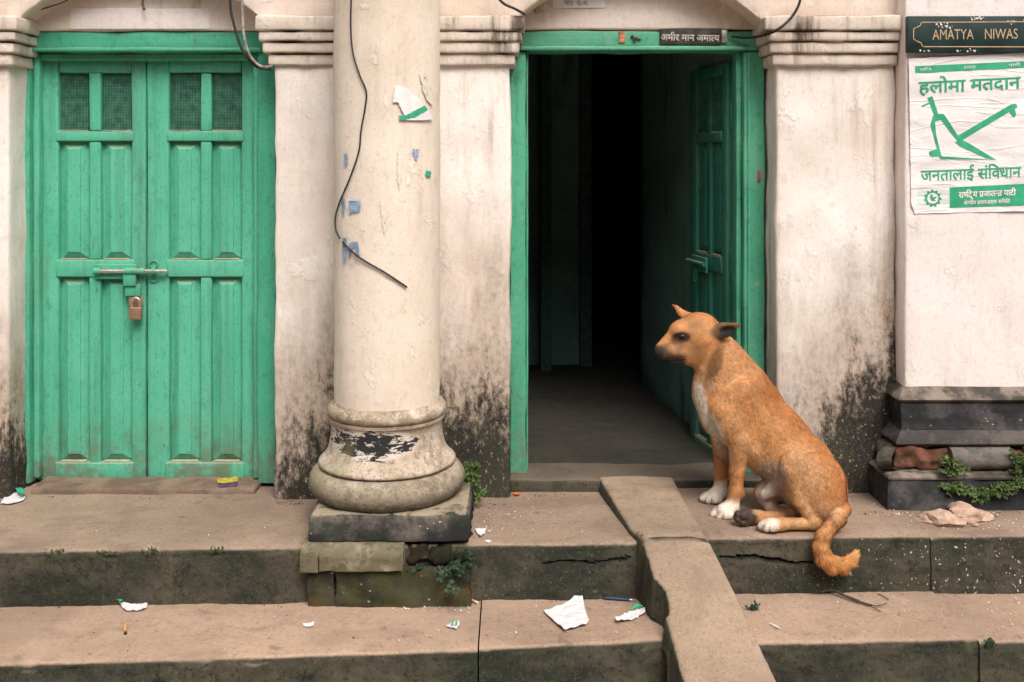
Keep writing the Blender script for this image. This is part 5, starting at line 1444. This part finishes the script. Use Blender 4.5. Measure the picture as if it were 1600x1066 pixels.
chunk('largest tilted brick fragment at the back of the heap', 1506, 810, .070, .056, .032, .5, 8)
chunk('brick fragment at the right end of the heap', 1527, 809, .052, .046, .018, -.4, 13)
chunk('tiny brick crumb in front of the heap', 1524, 822, .012, .010, .008, 0, 17)
chunk('small brick crumb behind the heap', 1490, 800, .022, .02, .020, .8, 21)

# paint and plaster flakes: too many to count
bm = bmesh.new()
def flake(p, s, n=None):
    k = random.randint(4, 6); ph = random.uniform(0, 6); e = random.uniform(.5, 1.0)
    if n is None: ring = [p + Vector((math.cos(ph + i * 6.28 / k) * s * random.uniform(.6, 1.2), math.sin(ph + i * 6.28 / k) * s * e, .0012 + random.uniform(0, .002))) for i in range(k)]
    vs = [bm.verts.new(q) for q in ring]; f = bm.faces.new(vs)
    r = bmesh.ops.extrude_face_region(bm, geom=[f])
    for v in [q for q in r['geom'] if isinstance(q, bmesh.types.BMVert)]: v.co.z -= .0015
def scatter(n, x0, x1, y0, y1, z, s0=.0012, s1=.005, gauss=None):
    for _ in range(n):
        px = random.uniform(x0, x1); py = random.uniform(y0, y1)
        if gauss: px = random.gauss(*gauss[0]); py = random.gauss(*gauss[1])
        if not (y0 <= py <= y1): continue
        flake(G(px, py, z), s0 + (s1 - s0) * random.random() ** 3)
scatter(40, 600, 735, 943, 956, ZL); scatter(28, 600, 740, 945, 1005, ZL, .0008, .004); scatter(30, 760, 1030, 940, 992, ZM, .0008, .0035); scatter(12, 745, 985, 790, 845, ZB, .0008, .003)
scatter(36, 0, 0, 780, 842, ZB, .001, .004, ((775, 22), (820, 14))); scatter(8, 0, 470, 800, 850, ZA, .0008, .002); scatter(12, 10, 600, 955, 1020, ZL, .0008, .002)
scatter(34, 1360, 1440, 788, 806, ZC, .001, .0035); scatter(60, 1400, 1600, 800, 830, ZC, .001, .004); scatter(30, 1180, 1520, 935, 992, ZR, .0008, .003); scatter(30, 1540, 1600, 930, 990, ZR, .001, .004)
scatter(20, 800, 930, 778, 840, ZB, .0008, .003)
tag(obj('paint_flakes', bm, m_white, smooth=False), kind='stuff')

# soil and grit gathered where the risers and the wall meet the treads
bm = bmesh.new()
def grit(n, x0, x1, yf, z, sp):
    for _ in range(n):
        px = random.uniform(x0, x1); py = yf(px) + abs(random.gauss(0, sp * 1.8)); g = G(px, py, z); r = random.uniform(.0005, .0021) * (1 if random.random() < .93 else 1.8)
        vs = bmesh.ops.create_icosphere(bm, subdivisions=1, radius=r)['verts']
        for v in vs: v.co = Vector((v.co.x * random.uniform(.7, 1.4), v.co.y * random.uniform(.7, 1.4), v.co.z * random.uniform(.5, .9))) + g
grit(170, 0, 475, lambda x: 941.5, .190, 2.2); grit(110, 745, 1000, lambda x: 937, .192, 2.0); grit(120, 1160, 1600, lambda x: 923.5, .206, 2.0); grit(120, 480, 735, lambda x: 942, .190, 2.5)
grit(90, 430, 482, lambda x: 781, .361, 3); grit(90, 735, 800, lambda x: 787, .366, 3); grit(60, 800, 935, lambda x: 772, .366, 2.0); grit(130, 1330, 1600, lambda x: 797, .381, 3); grit(60, 60, 400, lambda x: 775, .361, 2)
grit(70, 0, 1000, lambda x: 810, .361, 25); grit(70, 0, 1000, lambda x: 955, .191, 25)
tag(obj('grit', bm, plain('dark_soil', (.085, .065, .048), .95, 0, .4, 200)), kind='stuff')
# ------------------------------------------------------------------ weeds and moss
def leafmat(name, col):
    m = M(name, .6, .3); n = m.noise(45, 4)
    return m.done(m.mix(m.ss(n, .3, .7), tuple(c * .55 for c in col), tuple(c * 1.25 for c in col)))
m_fern = leafmat('small_fern_leaf', (.075, .125, .030)); m_weed = leafmat('dark_weed_leaf', (.032, .062, .030)); m_mossg = leafmat('moss', (.070, .090, .022))
def leaf(bm, p, d, n, L, W):
    d = d.normalized(); s = d.cross(n).normalized() * W
    a = [bm.verts.new(q) for q in (p, p + d * L * .35 + s + n * L * .08, p + d * L * .75 + s * .8 + n * L * .06, p + d * L - n * L * .05, p + d * L * .75 - s * .8 + n * L * .06, p + d * L * .35 - s + n * L * .08)]
    bm.faces.new(a)
def bush(name, label, cat, spots, count, L, mat, spread, hang=0.0, group=None, stems=True, out=(0, -1, 0)):
    """sprigs rooted at the spots: each a thin stem with small paired leaves"""
    root = tag(empty(name, spots[0]), label, cat, group)
    o0 = spots[0]; bm = bmesh.new(); bs = bmesh.new()
    for _ in range(count):
        p = Vector(random.choice(spots)) + Vector((random.gauss(0, spread), random.gauss(0, spread * .3), random.gauss(0, spread * .3)))
        d = (Vector(out) * random.uniform(.3, 1) + Vector((random.gauss(0, .6), random.gauss(0, .3), random.uniform(-.4, .8) - hang))).normalized()
        n = random.randint(3, 6); ln = L * random.uniform(1.6, 3.2); pts = [p - o0]
        for k in range(n):
            q = pts[-1] + d * ln / n; d = (d + Vector((random.gauss(0, .2), random.gauss(0, .2), random.gauss(0, .2) - hang * .3))).normalized(); pts.append(q)
            for sgn in (-1, 1):
                side = d.cross(Vector((random.gauss(0, .5), -1, random.gauss(.3, .5)))).normalized() * sgn
                leaf(bm, q, side + d * .5 + Vector((0, -.3, 0)), Vector((random.gauss(0, .5), -.7, .6)).normalized(), L * random.uniform(.6, 1.2), L * random.uniform(.22, .42))
        leaf(bm, pts[-1], d, Vector((0, -.6, .7)), L, L * .3)
        tube(bs, pts, .0008, 4)
    obj('foliage', bm, mat, root, smooth=False); obj('stem', bs, m_weed, root)
    return root
def pts_px(l, D): return [P(x, y, D) for x, y in l]
bush('fern', 'bright green creeping fern along the base of the broken wall moulding', 'plant', pts_px([(1484, 756), (1500, 762), (1515, 764), (1530, 766), (1545, 764), (1560, 760), (1575, 756), (1590, 752), (1605, 750), (1625, 750)], 3.325), 120, .012, m_fern, .014, .3)
bush('fern', 'small fern tuft growing in the gap of the round moulding', 'plant', pts_px([(1478, 716), (1486, 722), (1490, 734), (1480, 728)], 3.335), 34, .011, m_fern, .008, .1)
bush('fern', 'fern tuft over the round moulding at the right edge', 'plant', pts_px([(1590, 715), (1596, 722), (1604, 730), (1592, 736)], 3.335), 40, .012, m_fern, .010, .2)
bush('weed', 'leafy green weed in the corner behind the column plinth', 'weed', pts_px([(732, 735), (735, 750), (737, 765), (738, 780)], 3.40), 34, .014, m_fern, .010, -.2)
bush('weed', 'dark broad leaved weed on the broken brick under the column', 'weed', pts_px([(703, 888), (710, 896), (713, 904)], 3.025), 6, .019, m_weed, .008, .2)
bush('weed', 'tiny dark weed below the joint of the moulding course', 'weed', pts_px([(648, 886), (655, 884)], 3.03), 8, .007, m_weed, .006, 0)
bush('weed', 'small weed at the right end of the broken brick course', 'weed', pts_px([(732, 860), (738, 868), (733, 878)], 3.03), 12, .008, m_weed, .008, .1)
for px, py, z, lab in ((82, 862, ZA - .012, 'leftmost grass tuft on the nosing of the upper step'), (168, 863, ZA - .014, 'widest mossy tuft on the nosing of the upper step'), (236, 861, ZA - .01, 'faint moss tuft on the upper step nosing below the door gap'), (338, 860, ZA - .01, 'mossy tuft on the upper step nosing under the right door leaf')):
    g = G(px, py + 1, z + .006) + Vector((0, .008, -.004)); bush('moss_tuft', lab, 'moss', [g, g + Vector((.012, 0, 0)), g - Vector((.012, 0, 0))], 34, .0032, m_mossg, .010, .05, 'moss tufts on the step edges', out=(0, -.3, .3))
for px, py, z, lab in ((1176, 953, ZR, 'small dark moss clump beside the right edge of the ramp'), (1024, 972, ZM, 'moss clump at the left foot of the ramp'), (1036, 1058, .03, 'green weed at the bottom of the ramp'), (1545, 1010, .19, 'moss growing in the joint of the lower step at the right')):
    g = G(px, py, z); bush('moss_tuft', lab, 'moss', [g, g + Vector((.008, .006, .006))], 12, .0055, m_weed if px != 1036 else m_fern, .006, -.2, out=(0, -.3, .4))
